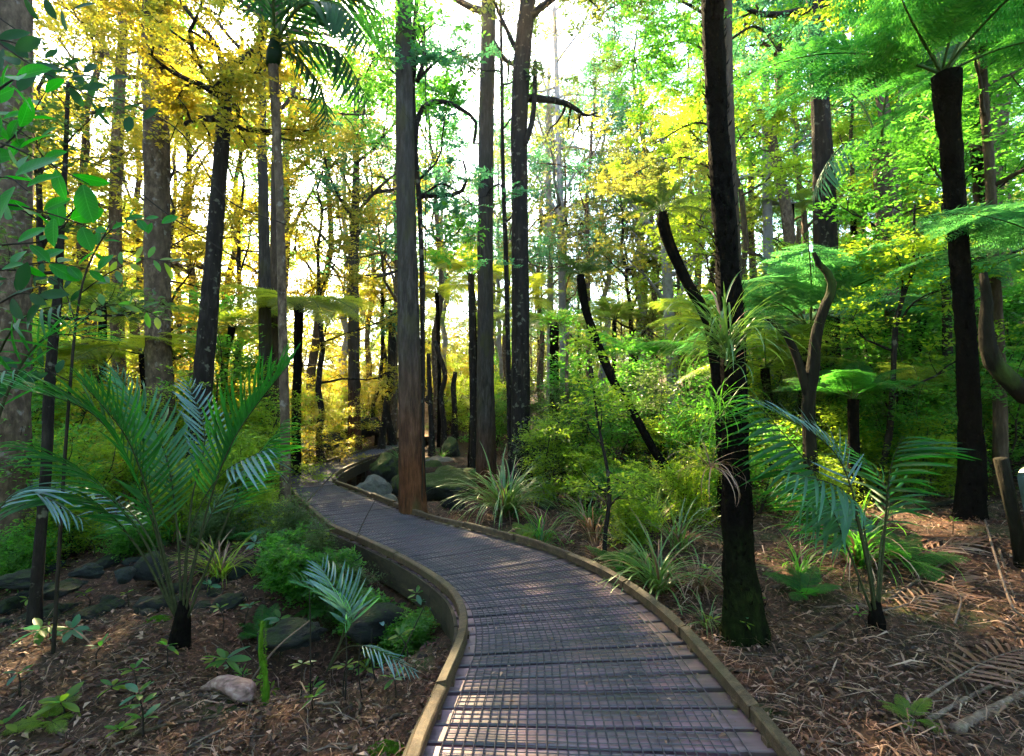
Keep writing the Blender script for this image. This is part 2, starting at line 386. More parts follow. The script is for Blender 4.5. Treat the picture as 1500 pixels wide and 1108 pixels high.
# ------------------------------------------------------------------ ground
def warp(n, a, b, k):
    t = np.linspace(-1, 1, n); return np.sinh(t*k)/math.sinh(k)*np.where(t < 0, -a, b)
def ground():
    t = np.linspace(-1, 1, 340); xs = np.sinh(t*4.2)/math.sinh(4.2)*160
    u = np.linspace(0, 1, 360); ys = -8 + np.sinh(u*3.6)/math.sinh(3.6)*190
    u2 = np.linspace(0, 1, 26)
    X, Y = np.meshgrid(xs, ys)
    Z = hgt(X, Y)
    near = np.exp(-((X/12)**2+((Y-4)/14)**2))
    Z = Z + near*(.035*(vn(X*9, Y*9)-.5)+.02*(vn(X*23, Y*23)-.5)) + .05*(vn(X*3, Y*3)-.5)
    # ground stays under the deck
    for s in range(0, len(BC), 2):
        c = BC[s]; d = np.hypot(X-c[0], Y-c[1])
        m = d < .95
        Z = np.where(m, np.minimum(Z, -.20), Z)
    V = np.stack([X, Y, Z], -1).reshape(-1, 3); n = len(xs)
    i = (np.arange(len(ys)-1)[:, None]*n+np.arange(n-1)[None, :]).reshape(-1)
    link('forest_floor', mesh('forest_floor', V, np.stack([i, i+1, i+n+1, i+n], -1), None, 'soil', True), kind='structure')

# ------------------------------------------------------------------ boardwalk
PL = np.array([(-.52, .2), (-.50, 1.2), (-.455, 2.3), (-.40, 2.8), (-.353, 3.35), (-.427, 3.84), (-.62, 4.27), (-1.04, 4.86), (-1.72, 5.62), (-2.28, 6.20), (-3.02, 7.30), (-3.49, 8.05), (-4.15, 9.15)])
PR = np.array([(1.20, -.1), (1.24, .9), (1.25, 2.2), (1.23, 2.85), (1.18, 3.55), (1.04, 4.16), (.80, 4.74), (.24, 5.55), (-.55, 6.33), (-1.12, 6.83), (-2.05, 7.98), (-2.62, 8.75), (-3.40, 9.70)])
PL2 = np.array([(-4.22, 9.25), (-4.72, 10.3), (-4.93, 11.5), (-4.95, 13.2), (-4.85, 16.5), (-4.65, 20.4)])
PR2 = np.array([(-3.46, 9.78), (-3.72, 10.5), (-3.92, 11.8), (-3.95, 13.6), (-3.86, 16.9), (-3.60, 20.4)])
K = 400
L1, R1 = spline(PL, K), spline(PR, K); L2, R2 = spline(PL2, K), spline(PR2, K)
BC = np.concatenate([(L1+R1)/2, (L2+R2)/2])
def boardwalk():
    root = thing('boardwalk', 'winding timber boardwalk with wire netting and low kerb rails', 'boardwalk')
    for (L, R) in ((L1, R1), (L2, R2)):
        mid = (L+R)/2; s = np.concatenate([[0], np.cumsum(np.hypot(*np.diff(mid, axis=0).T))])
        n = int(s[-1]/.152)
        ks = np.interp(np.linspace(0, s[-1], n+1), s, np.arange(K))
        at = lambda A, k: np.array([np.interp(k, np.arange(K), A[:, 0]), np.interp(k, np.arange(K), A[:, 1])])
        for i in range(n):
            a, b = ks[i], ks[i+1]; g = (b-a)*(.11+.05*rng.rand()); b2 = b-g
            la, lb, ra, rb = at(L, a+g*.3), at(L, b2), at(R, a+g*.3), at(R, b2)
            o = (la+lb+ra+rb)/4; d = norm((ra+rb)-(la+lb)); ext = .012
            la, lb = la-d*ext, lb-d*ext; ra, rb = ra+d*(ext+.02*rng.rand()), rb+d*(ext+.02*rng.rand())
            ang = math.atan2(d[1], d[0]); c, sn = math.cos(-ang), math.sin(-ang)
            dz = rng.randn(4)*.0022 + rng.randn()*.002
            V = []; A = []
            segs = 5
            for t in range(segs+1):
                f = t/segs
                for q, (p0, p1) in enumerate(((la, ra), (lb, rb))):
                    p = p0+(p1-p0)*f-o; p = (p[0]*c-p[1]*sn, p[0]*sn+p[1]*c)
                    z = dz[q*2]*(1-f)+dz[q*2+1]*f + .0015*rng.randn()
                    ins = .004 if q == 0 else -.004
                    V += [(p[0], p[1]+ins, z), (p[0], p[1], z-.005), (p[0], p[1], z-.04)]; A += [f]*3
            Q = []
            for t in range(segs):
                b0 = t*6; c0 = b0+6
                Q += [(b0, c0, c0+3, b0+3), (b0+1, c0+1, c0, b0), (b0+2, c0+2, c0+1, b0+1), (b0+3, c0+3, c0+4, b0+4), (b0+4, c0+4, c0+5, b0+5), (b0+5, c0+5, c0+2, b0+2)]
            e = segs*6
            Q += [(0, 3, 4, 1), (1, 4, 5, 2), (e+3, e, e+1, e+4), (e+4, e+1, e+2, e+5)]
            M = Matrix.Translation((o[0], o[1], 0)) @ Matrix.Rotation(ang, 4, 'Z')
            link('plank', mesh('plank', V, Q, None, 'deck_plank', False, A), root, M)
        # kerb rails in lengths, on small blocks; edge beams under the deck
        for side, A_ in ((-1, L), (1, R)):
            tl = norm(np.gradient(A_, axis=0)); nr = np.stack([tl[:, 1], -tl[:, 0]], 1)*side
            sa = np.concatenate([[0], np.cumsum(np.hypot(*np.diff(A_, axis=0).T))])
            step = .85; m = max(1, int(round(sa[-1]/step)))
            for i in range(m):
                s0, s1 = sa[-1]*i/m+.005, sa[-1]*(i+1)/m-.005
                kk = np.interp(np.linspace(s0, s1, 7), sa, np.arange(K))
                pc = np.array([at(A_, k) for k in kk]); nn = np.array([at(nr, k) for k in kk])
                w = .060; z0, z1 = .020+rng.randn()*.002, .086+rng.randn()*.005
                off = rng.randn()*.005; tw = rng.randn()*.004
                V = []
                for p, q in zip(pc, nn):
                    a_, b_ = p+q*(off-w), p+q*off
                    j = rng.randn(4)*.0012
                    V += [(a_[0], a_[1], z0), (a_[0], a_[1], z1-.008+j[0]), (*(a_+q*.008), z1+j[1]+tw), (*(b_-q*.008), z1+j[2]-tw), (b_[0], b_[1], z1-.008+j[3]), (b_[0], b_[1], z0)]
                Q = []
                for t in range(6):
                    for e in range(6):
                        Q.append((t*6+e, t*6+(e+1) % 6, t*6+6+(e+1) % 6, t*6+6+e))
                Q += [(0, 1, 2, 3), (0, 3, 4, 5), (36+3, 36+2, 36+1, 36), (36+5, 36+4, 36+3, 36)]
                link('kerb_rail', mesh('kerb_rail', V, Q, None, 'kerb_wood'), root)
                V = []
                for p, q in zip(pc, nn):
                    a_, b_ = p+q*.014, p+q*.040
                    V += [(a_[0], a_[1], -.24), (a_[0], a_[1], .010), (b_[0], b_[1], .010), (b_[0], b_[1], -.24)]
                Q = []
                for t in range(6):
                    for e in range(4):
                        Q.append((t*4+e, t*4+(e+1) % 4, t*4+4+(e+1) % 4, t*4+4+e))
                Q += [(0, 1, 2, 3), (27, 26, 25, 24)]
                link('edge_beam', mesh('edge_beam', V, Q, None, 'beam_wood'), root)
                o = pc[3]; q = nn[3]; zz = h1(o[0], o[1])-.2
                V, Q = box((-.05, -.05, zz), (.05, .05, -.27)); link('pile', mesh('pile', V, Q, None, 'beam_wood'), root, Matrix.Translation((o[0]-q[0]*.06, o[1]-q[1]*.06, -.002)))
                mb = MB()
                for tt in (1, 5):
                    V, Q = box((-.03, -.03, .0), (.03, .03, z0+.004)); V = V+np.array([*(pc[tt]-nn[tt]*.036), .002]); mb.add(V, Q)
                link('kerb_block', mb.build('kerb_block', 'kerb_wood'), root)
    # wire netting, real strands lying on the planks
    mb = MB()
    for (L, R, cell) in ((L1, R1, .040), (L2, R2, .055)):
        mid = (L+R)/2; s = np.concatenate([[0], np.cumsum(np.hypot(*np.diff(mid, axis=0).T))])
        nl = int(s[-1]/cell); ks = np.interp(np.linspace(0, s[-1], nl), s, np.arange(K))
        wid = 1.5 if cell < .05 else 1.0
        f0, f1 = .075, (.90 if cell < .05 else .93)
        nw = int(wid*(f1-f0)/cell); fs = np.linspace(f0, f1, nw)
        LL = np.stack([np.interp(ks, np.arange(K), L[:, q]) for q in (0, 1)], 1); RR = np.stack([np.interp(ks, np.arange(K), R[:, q]) for q in (0, 1)], 1)
        grid = LL[:, None, :]*(1-fs)[None, :, None]+RR[:, None, :]*fs[None, :, None]
        grid = grid + .004*np.stack([vn(grid[..., 0]*6, grid[..., 1]*6)-.5, vn(grid[..., 0]*6+40, grid[..., 1]*6)-.5], -1)*2
        zz = .0075+.005*vn(grid[..., 0]*5, grid[..., 1]*5)+.0012*rng.rand(*grid.shape[:2])
        h = .0020; wd = .0034
        def strand(p, z, ww):
            k = len(p); tn = norm(np.gradient(p, axis=0)); q = np.stack([-tn[:, 1], tn[:, 0]], 1)*ww
            V = np.concatenate([np.c_[p-q, z-h], np.c_[p, z+h], np.c_[p+q, z-h]]); i = np.arange(k-1)
            mb.add(V, np.concatenate([np.stack([i, i+1, k+i+1, k+i], 1), np.stack([k+i, k+i+1, 2*k+i+1, 2*k+i], 1)]))
        for j in range(nw): strand(grid[:, j], zz[:, j]+.001, .0036)
        for i in range(nl): strand(grid[i, ::2], zz[i, ::2], .0030)
    link('wire_netting', mb.build('wire_netting', 'netting'), root, kind='stuff')
boardwalk(); ground()

# dirt path beyond the deck
def far_path():
    c = spline([(-4.1, 20.3), (-4.3, 22.5), (-5.2, 26), (-6.5, 31), (-7, 40)], 60)
    tn = norm(np.gradient(c, axis=0)); q = np.stack([-tn[:, 1], tn[:, 0]], 1); w = np.linspace(.7, 1.1, 60)
    V = []; n = 9
    for f in np.linspace(-1, 1, n):
        p = c+q*(w*f)[:, None]; V.append(np.c_[p, hgt(p[:, 0], p[:, 1])+.07+.03*(1-f*f)])
    V = np.concatenate(V); i = (np.arange(n-1)[:, None]*60+np.arange(59)[None, :]).reshape(-1)
    link('dirt_path', mesh('dirt_path', V, np.stack([i, i+1, i+61, i+60], 1), None, 'path_earth', True), kind='structure')
far_path()
def water():
    c = spline([(-3.0, 11.4), (-1.35, 10.6), (.2, 11.2), (1.6, 12.2)], 24); tn = norm(np.gradient(c, axis=0)); q = np.stack([-tn[:, 1], tn[:, 0]], 1)
    V = np.concatenate([np.c_[c+q*1.2, np.full(24, -.97)], np.c_[c-q*1.2, np.full(24, -.97)]]); i = np.arange(23)
    link('stream_water', mesh('stream_water', V, np.stack([i, i+1, i+25, i+24], 1), None, 'water', True), kind='structure')
water()

# ------------------------------------------------------------------ rocks
def ico(sub):
    import bmesh
    bm = bmesh.new(); bmesh.ops.create_icosphere(bm, subdivisions=sub, radius=1); V = np.array([v.co[:] for v in bm.verts]); T = np.array([[v.index for v in f.verts] for f in bm.faces]); bm.free(); return V, T
ICO = {k: ico(k) for k in (2, 3, 4)}
def rock_mesh(seed, mat, sub=4, ang=.5):
    r = np.random.RandomState(seed); V, T = ICO[sub]
    V = V.copy()
    for _ in range(9):                                 # flattened faces
        n = norm(r.randn(3)); d = .5+.34*r.rand(); e = V@n-d; V = V - np.clip(e, 0, None)[:, None]*n*(.75+.4*ang*.5)
    f = 1+.20*(vn(V[:, 0]*2+seed, V[:, 1]*2+V[:, 2]*2)-.5)*2+.09*(vn(V[:, 0]*6+seed, V[:, 1]*6+V[:, 2]*5)-.5)*2+.05*(vn(V[:, 0]*15+seed, V[:, 1]*14+V[:, 2]*13)-.5)*2
    return mesh('rock', V*f[:, None], None, T, mat, True)
RM = {m: [rock_mesh(i*7+len(m), m, 4 if i < 2 else 3) for i in range(4)] for m in ('rock_moss', 'rock_dark', 'rock_pale', 'rock_blue')}
def rock(p, s, mat, k, rz, label, group=None, name='boulder', cat='rock'):
    o = link(name, RM[mat][k], label=label, cat=cat, group=group, loc=Vector([float(t) for t in p])); o.scale = s; o.rotation_euler = (0, 0, rz); return o
def rpx(u, v, Y, w, h, mat, k, label, dp=1.0, rz=0.0, name='boulder'):
    """w,h in photo pixels of what shows"""
    p = P(u, v, Y); s = Y/FPX
    rock(p, (w*s/2*1.08, w*s/2*dp, h*s/2*1.1), mat, k, rz, label, None, name)
rpx(668, 712, 11.8, 98, 54, 'rock_moss', 0, 'large mossy green boulder beside the stream pool', .8, .3)
rpx(546, 728, 9.4, 62, 50, 'rock_pale', 1, 'pale bare pointed rock just behind the boardwalk kerb', .8, .2)
rpx(572, 742, 9.0, 34, 30, 'rock_pale', 2, 'small pale rock leaning on the kerb by the big trunk', .9, 1.2)
rpx(566, 690, 12.6, 52, 42, 'rock_moss', 1, 'mossy boulder in shade under the far boardwalk', .9, .9)
rpx(556, 716, 10.6, 32, 26, 'rock_moss', 2, 'small mossy stone wedged behind the pale pointed rock', .9, 2)
rpx(590, 715, 10.8, 40, 36, 'rock_moss', 3, 'dark mossy stone left of the big trunk', .9, 2.8)
rpx(636, 692, 13.5, 34, 30, 'rock_moss', 2, 'round mossy stone right of the big trunk', 1, .5)
rpx(645, 676, 15.0, 44, 14, 'rock_pale', 0, 'flat pale slab above the stream boulders', 1, .2)
rpx(661, 662, 16.0, 36, 34, 'rock_moss', 1, 'upright mossy rock below the middle trunks', .8, 1.2)
rpx(735, 735, 11.8, 30, 18, 'rock_blue', 3, 'blue grey stone at the right edge of the pool', 1, 0)
rpx(698, 748, 10.2, 42, 22, 'rock_blue', 1, 'wet blue grey stone at the near edge of the pool', 1, 1.0)
rpx(722, 724, 12.5, 36, 24, 'rock_pale', 2, 'pale stone right of the large mossy boulder', 1, 2.0)
rpx(664, 592, 24, 40, 26, 'rock_moss', 0, 'dark mossy rock on the slope between the middle trunks', 1, 0)
rpx(640, 588, 22, 34, 26, 'rock_dark', 1, 'dark rock where the slope steepens right of the big trunk', 1, 0)
rpx(800, 655, 12.5, 60, 44, 'rock_dark', 0, 'dark rock outcrop behind the double trunk', 1, .4)
rpx(838, 650, 13, 44, 50, 'rock_dark', 1, 'shadowed dark rock right of the outcrop', 1, 1.4)
rpx(818, 680, 11.5, 46, 28, 'rock_dark', 2, 'low dark rock under the outcrop', 1, 2.2)
rpx(478, 648, 15.5, 48, 28, 'rock_dark', 3, 'dark rock left of the far boardwalk rail', 1, 1)
rpx(540, 628, 18, 40, 34, 'rock_dark', 0, 'dark rock below the dirt path', 1, 1)
rpx(445, 655, 14, 30, 22, 'rock_pale', 0, 'small pale rock left of the far boardwalk', 1, 1)
rpx(432, 930, 3.8, 84, 38, 'rock_dark', 0, 'dark blue grey boulder in the hollow under the small palm', .8, .4)
rpx(555, 912, 4.3, 84, 40, 'rock_dark', 2, 'black shaded boulder under the shrubs by the kerb', .8, .4)
rpx(130, 838, 4.9, 40, 18, 'rock_blue', 1, 'flat blue grey stone by the thin left trunk', 1, .4)
rpx(185, 842, 4.9, 30, 18, 'rock_blue', 2, 'round blue stone left of the big palm', 1, 1.4)
rpx(88, 862, 4.6, 50, 20, 'rock_dark', 0, 'low dark stone at the foot of the thin left trunk', 1, 2)
rpx(226, 835, 5.2, 60, 44, 'rock_dark', 3, 'dark mossy stone behind the big palm stems', 1, 2.4)
rpx(30, 850, 4.9, 70, 20, 'rock_dark', 1, 'long dark stone at the left edge of the photo', 1, 0)
rpx(300, 822, 5.6, 36, 22, 'rock_blue', 3, 'pale blue stone behind the big palm', 1, 2.4)
rpx(385, 745, 8.2, 60, 60, 'rock_pale', 3, 'tan weathered rock beside the left kerb bend', .8, 2.4)
# stones of the stream bed, beside and below the deck
k = 0
for i in range(170):
    t = rng.rand(); cp = spline(CH[1:8], 200)[int(t*199)]; d = rng.randn()*1.3
    x, y = cp[0]+rng.randn()*.5, cp[1]+d
    if np.min(np.hypot(BC[:, 0]-x, BC[:, 1]-y)) < .8 and h1(x, y) > -.6: continue
    s = .12+.30*rng.rand()**2; m = ('rock_moss', 'rock_dark', 'rock_dark', 'rock_moss')[i % 4]
    rock((x, y, h1(x, y)+s*.25), (s*1.2, s, s*.75), m, i % 4, rng.rand()*6, where_label(('mossy stone', 'dark stone', 'grey stone', 'green stone')[i % 4] + ' in the stream bed', (x, y), s*2.4), 'stones in the stream bed', 'stream_stone', 'stone')
for i in range(46):
    x, y = -5.6+4.2*rng.rand(), 4.4+1.3*rng.rand(); s = .05+.09*rng.rand()
    rock((x, y, h1(x, y)+s*.2), (s*1.4, s, s*.6), ('rock_blue', 'rock_dark', 'rock_dark')[i % 3], i % 4, rng.rand()*6, where_label('flat stone', (x, y), s*8), 'stones in the left strip', 'small_stone', 'stone')
# ------------------------------------------------------------------ trees
def leaf_cluster(r, centers, dirs, n, rad, flat, size, up=.9):
    """n leaves round each centre; flat layered sprays"""
    m = len(centers); kt = 8; nl = max(2, int(round(n/kt)))
    az = r.rand(m, kt)*6.283; el = r.randn(m, kt)*.55*max(flat, .3)+.1
    t = np.stack([np.cos(az)*np.cos(el), np.sin(az)*np.cos(el), np.sin(el)], -1)+.35*np.asarray(dirs)[:, None, :]
    t = norm(t).reshape(-1, 3); o = np.repeat(centers, kt, 0)+r.randn(m*kt, 3)*rad*.28*np.array([1, 1, .8*flat+.3]); ln = rad*(.5+.75*r.rand(m*kt))
    q = (np.arange(nl)+.6)/nl; sgn = np.where(np.arange(nl) % 2 == 0, 1., -1.)
    sd = norm(np.cross(t, [0, 0, 1.])+r.randn(m*kt, 3)*.25)
    pos = o[:, None, :]+t[:, None, :]*(ln[:, None]*q[None, :])[..., None]+np.array([0, 0, -1.])*(.18*ln[:, None]*q[None, :]**2)[..., None]
    D = norm(t[:, None, :]*.6+sd[:, None, :]*sgn[None, :, None]*.85+r.randn(m*kt, nl, 3)*.28)
    N = norm(np.array([0, 0, up])+r.randn(m*kt, nl, 3)*.42)
    K_ = m*kt*nl; s = size*(.55+.8*r.rand(K_))
    V, Q = leaves(pos.reshape(-1, 3), N.reshape(-1, 3), D.reshape(-1, 3), s, s*.52)
    cv = np.repeat(r.rand(m), kt*nl); tv = np.repeat(r.rand(m*kt), nl)
    var = np.repeat(np.clip(.5*cv+.2*tv+.3*r.rand(K_), 0, 1), 4)
    e = o+t*ln[:, None]; wv = np.cross(t, [0, 0, 1.])*size*.035                      # the twigs the leaves sit on
    Vt = np.stack([o-wv, o+wv, e+wv*.4-np.array([0, 0, .18])*ln[:, None], e-wv*.4-np.array([0, 0, .18])*ln[:, None]], 1).reshape(-1, 3)
    Q = np.concatenate([Q, np.arange(len(Vt)).reshape(-1, 4)+len(V)]); V = np.concatenate([V, Vt]); var = np.concatenate([var, np.zeros(len(Vt))])
    return V, Q, var
def limbs(r, path, rad, h0, h1_, n, L, up, tips, mbr, sub=5, rsc=.42, sd=6):
    """branching limbs from a trunk path between fractions h0..h1"""
    k = len(path)
    for i in range(n):
        f = h0+(h1_-h0)*(i+r.rand()*.8)/n; q = f*(k-1); a = int(min(q, k-2)); p = path[a]+(path[a+1]-path[a])*(q-a)
        rr = np.interp(q, np.arange(k), rad)
        az = i*2.4+r.rand()*1.2; el = up+.35*r.randn()
        d = np.array([math.cos(az)*math.cos(el), math.sin(az)*math.cos(el), math.sin(el)])
        ll = L*(1-.45*(f-h0)/max(h1_-h0, .01))*(.7+.6*r.rand()); pts = [p]; dd = d.copy()
        for s in range(7):
            dd = norm(dd+r.randn(3)*.22+np.array([0, 0, .06])); pts.append(pts[-1]+dd*ll/7)
        pts = np.array(pts); r0 = min(rr*.55, .03+ll*.022)*rsc/.42
        rd = np.linspace(r0, r0*.22, len(pts)); V, Q, T = tube(pts, rd, sd); mbr.add(V, Q, T)
        tips.append((pts[-1], dd))
        for s in range(sub):
            t = .3+.65*(s+r.rand())/sub; w = t*(len(pts)-1); a2 = int(w); p2 = pts[a2]+(pts[min(a2+1, 7)]-pts[a2])*(w-a2)
            d2 = norm(norm(pts[min(a2+1, 7)]-pts[a2])+r.randn(3)*.8); l2 = ll*.38*(1.2-t)*(.7+.7*r.rand())+.2
            q2 = [p2]
            for z in range(4): d2 = norm(d2+r.randn(3)*.28); q2.append(q2[-1]+d2*l2/4)
            q2 = np.array(q2); V, Q, T = tube(q2, np.linspace(r0*.4, r0*.1, 5), 4, cap=False); mbr.add(V, Q, T)
            tips.append((q2[-1], d2)); tips.append((q2[2], d2))
def tree_parts(root, r, path, rad, barkm, leafm, n=8, L=3.0, h0=.5, up=.5, nleaf=70, crad=.5, lsize=.12, flat=.35, sides=10, rough=.10, sub=5, ridges=0, keep=1.0, trunk_name='trunk'):
    V, Q, T = tube(path, rad, sides, rough, r, ridges); link(trunk_name, mesh(trunk_name, V, Q, T, barkm, True), root)
    tips = []; mb = MB()
    if n:
        limbs(r, path, rad, h0, 1.0, n, L, up, tips, mb, sub)
        link('branches', mb.build('branches', barkm, True), root)
        tips = [t for t in tips if r.rand() < keep]
        c = np.array([t[0] for t in tips]); d = np.array([t[1] for t in tips])
        V, Q, var = leaf_cluster(r, c, d, nleaf, crad, flat, lsize)
        link('crown', mesh('crown', V, Q, None, leafm, False, var), root, kind='stuff' if False else None)
def wander(r, H, n, lean=(0, 0), amp=.15):
    z = np.linspace(-.35, H, n); x = np.cumsum(r.randn(n)*amp*H/n)+lean[0]*z; y = np.cumsum(r.randn(n)*amp*H/n)+lean[1]*z
    x -= x[1]; y -= y[1]; return np.stack([x, y, z], 1)
def taper(path, r0, r1, flare=1.35):
    f = np.linspace(0, 1, len(path)); rd = r0+(r1-r0)*f; rd = rd*(1+(flare-1)*np.exp(-f*len(path)*.7)); return rd

# trees drawn from positions seen in the photo, each at its own depth
def px_path(pts, Y, base_ext=True, top=None):
    """pts: (u,v,w) from the foot up; Y depth or list"""
    n = len(pts); Ys = [Y]*n if np.isscalar(Y) else Y
    p = [P(u, v, y) for (u, v, w), y in zip(pts, Ys)]; rd = [w/2*y/FPX for (u, v, w), y in zip(pts, Ys)]
    if base_ext:
        z = h1(p[0][0], p[0][1])
        if p[0][2] > z-.05: p = [np.array([p[0][0]-(p[1][0]-p[0][0])*.08, p[0][1], z-.25])]+p; rd = [rd[0]*1.55]+rd
    if top:
        d = p[-1]-p[-2]; d = d/d[2]; d[:2] = np.clip(d[:2], -.15, .15)
        h = top-p[-1][2]
        for q in (.5, 1.0): p.append(p[-1]+d*h*.5+np.array([rng.randn()*.08, rng.randn()*.08, 0])); rd.append(rd[-1]*.75)
    p = np.array(p); rd = np.array(rd)
    L = np.linalg.norm(np.diff(p, axis=0), axis=1).sum(); k = max(8, int(L/.14)); k = min(k, 100)
    s = np.concatenate([[0], np.cumsum(np.linalg.norm(np.diff(p, axis=0), axis=1))])
    path = spline(p, k*3); sp = np.concatenate([[0], np.cumsum(np.linalg.norm(np.diff(path, axis=0), axis=1))])
    u = np.linspace(0, sp[-1], k); path = np.stack([np.interp(u, sp, path[:, q]) for q in range(3)], 1)
    rr = np.interp(u/sp[-1]*s[-1], s, rd)
    return path, rr
def ptree(name, label, pts, Y, barkm, leafm=None, top=None, seed=1, group=None, cat='tree', extra=None, **kw):
    path, rd = px_path(pts, Y, top=top)
    o = path[0].copy(); o[2] = h1(o[0], o[1]); root = thing(name, label, cat, o, group)
    r = np.random.RandomState(seed)
    kw.setdefault('sides', 26 if np.min(Y) < 13 else 10)
    if leafm is None: kw['n'] = 0
    tree_parts(root, r, path-o, rd, barkm, leafm, **kw)
    if extra:
        for (nm, ep, eY, em) in extra:
            p2, r2 = px_path(ep, eY, base_ext=False); V, Q, T = tube(p2-o, r2, 8, .15, r); link(nm, mesh(nm, V, Q, T, em or barkm, True), root)
    return root, path-o, rd

G_TALL = dict(n=9, L=3.0, h0=.72, up=.45, nleaf=55, crad=.45, lsize=.11, keep=.55)
ptree('tall_tree', 'straight red brown trunk standing against the right kerb of the boardwalk', [(606, 756, 40), (603, 700, 35), (600, 560, 32), (597, 400, 29), (593, 200, 26), (591, 20, 24)], 7.3, 'bark_red', 'leaf_green', 13, 1, rough=.08, ridges=7, **G_TALL)
ptree('tall_tree', 'slim twin stem with vine just right of the kerbside trunk', [(620, 752, 11), (618, 640, 8), (619, 500, 7), (616, 330, 7), (607, 200, 8), (604, 90, 8)], 7.5, 'bark_dark', 'leaf_green', 9, 2, n=5, L=1.6, h0=.55, nleaf=60, crad=.4, lsize=.10, keep=.6,
      extra=[('limb', [(607, 215, 9), (612, 175, 8), (625, 152, 7), (655, 150, 7), (678, 162, 6), (697, 178, 5), (694, 210, 4)], 7.5, None), ('limb', [(614, 288, 9), (640, 286, 8), (672, 284, 6), (684, 262, 4), (678, 235, 3)], 7.6, None), ('limb', [(611, 120, 7), (622, 80, 6), (612, 30, 5), (600, 0, 5)], 7.5, None)])
ptree('tall_tree', 'middle straight trunk, reddish at the foot, alone against white sky', [(712, 700, 30), (712, 640, 27), (711, 500, 23), (711, 330, 22), (713, 150, 22), (716, 0, 21)], 11.5, 'bark_red', 'leaf_green', 15, 3, rough=.07, ridges=6, **G_TALL)
ptree('tall_tree', 'dark lichen spotted trunk that forks high, behind the tall sedge', [(766, 720, 32), (763, 640, 28), (763, 500, 26), (762, 330, 24), (762, 180, 22), (768, 60, 24), (776, -30, 22)], 10.2, 'bark_dark', 'leaf_olive', 14, 4, rough=.08, ridges=5, n=8, L=2.6, h0=.6, up=.5, nleaf=55, crad=.4, lsize=.1, keep=.5,
      extra=[('second_stem', [(756, 470, 8), (756, 330, 8), (752, 200, 8), (757, 90, 10), (764, 20, 9)], 10.15, None), ('limb', [(768, 215, 9), (779, 180, 8), (783, 140, 7), (784, 90, 6)], 10.1, None)])
ptree('thin_tree', 'thin wavy dark stem between the two straight middle trunks', [(748, 690, 8), (744, 500, 7), (741, 370, 7), (737, 260, 6), (735, 120, 5), (733, -20, 4)], 11, 'bark_dark', 'leaf_dark', None, 5, n=6, L=1.3, h0=.5, nleaf=40, crad=.3, lsize=.1, keep=.6)
ptree('tall_tree', 'broad grey trunk cut by the left edge of the photo', [(6, 690, 56), (8, 560, 52), (10, 300, 54), (12, 100, 54), (12, -60, 50)], 5.8, 'bark_grey', 'leaf_olive', 11, 6, rough=.10, ridges=5, **G_TALL)
ptree('tall_tree', 'rough grey brown trunk between the left palm and the leaning dark trunk', [(243, 700, 36), (236, 600, 33), (230, 450, 31), (230, 300, 32), (227, 100, 32), (226, -40, 30)], 9.0, 'bark_grey', 'leaf_olive', 14, 7, rough=.12, ridges=5, **G_TALL)
ptree('leaning_tree', 'dark trunk leaning right under the sun-glow coloured leaf clump, upper left', [(290, 660, 28), (297, 560, 26), (305, 470, 25), (312, 380, 22), (322, 250, 20), (329, 160, 19), (331, 95, 17)], 8.2, 'bark_dark', 'leaf_gold', None, 8, n=9, L=2.0, h0=.86, up=.2, nleaf=90, crad=.42, lsize=.085, keep=.9,
      extra=[('limb', [(331, 110, 12), (318, 70, 10), (300, 45, 8), (270, 10, 6), (255, -20, 5)], 8.2, None), ('limb', [(331, 100, 12), (352, 88, 10), (375, 70, 8), (395, 30, 6)], 8.2, None)])
ptree('tall_tree', 'left stem of the close pair of sunlit red brown trunks', [(392, 720, 22), (390, 600, 19), (388, 450, 17), (386, 300, 14), (383, 180, 13), (384, 40, 12)], 11.5, 'bark_red', 'leaf_green', 13, 9, rough=.08, **G_TALL)
ptree('tall_tree', 'right stem of the close pair of sunlit red brown trunks', [(404, 700, 20), (404, 600, 18), (404, 450, 16), (404, 300, 14), (406, 150, 12), (408, 40, 11)], 12.2, 'bark_brown', 'leaf_gold', 13, 10, rough=.08, **G_TALL)
ptree('forked_tree', 'brown trunk beside the left rail of the far boardwalk, forked above', [(520, 672, 22), (519, 600, 18), (518, 480, 16), (518, 380, 15), (520, 320, 13), (522, 240, 10), (522, 130, 8)], 16.5, 'bark_red', 'leaf_gold', None, 12, n=12, L=3.6, h0=.45, up=.65, nleaf=50, crad=.5, lsize=.12, keep=.7)
ptree('thin_tree', 'slender sapling trunk at the far left over the stony strip', [(52, 880, 15), (60, 780, 13), (68, 680, 13), (72, 570, 13), (78, 500, 12), (85, 430, 11), (88, 370, 9), (95, 250, 6), (100, 120, 5)], 4.3, 'bark_dark', 'leaf_dark', None, 13, n=7, L=.8, h0=.55, nleaf=36, crad=.25, lsize=.06, keep=.7)
ptree('tall_tree', 'grey trunk behind, between the left edge trunk and the rough trunk', [(178, 640, 18), (172, 480, 17), (169, 330, 16), (172, 200, 15), (180, 60, 13), (186, -30, 12)], 13.0, 'bark_grey', 'leaf_gold', 12, 14, rough=.1, **G_TALL)
ptree('tall_tree', 'slim brown trunk close behind the big black tree fern trunk', [(1086, 690, 18), (1082, 500, 17), (1078, 380, 15), (1070, 200, 13), (1066, 60, 13), (1066, -40, 12)], 8.2, 'bark_brown', 'leaf_lime', 12, 15, rough=.05, **G_TALL)
ptree('broad_tree', 'broad dark brown trunk behind the arching fern fronds at right', [(1216, 690, 34), (1212, 560, 33), (1210, 400, 32), (1208, 300, 30), (1204, 200, 26), (1196, 60, 22), (1190, -40, 20)], 10.0, 'bark_dark', 'leaf_green', 13, 16, rough=.1, ridges=4, **G_TALL)
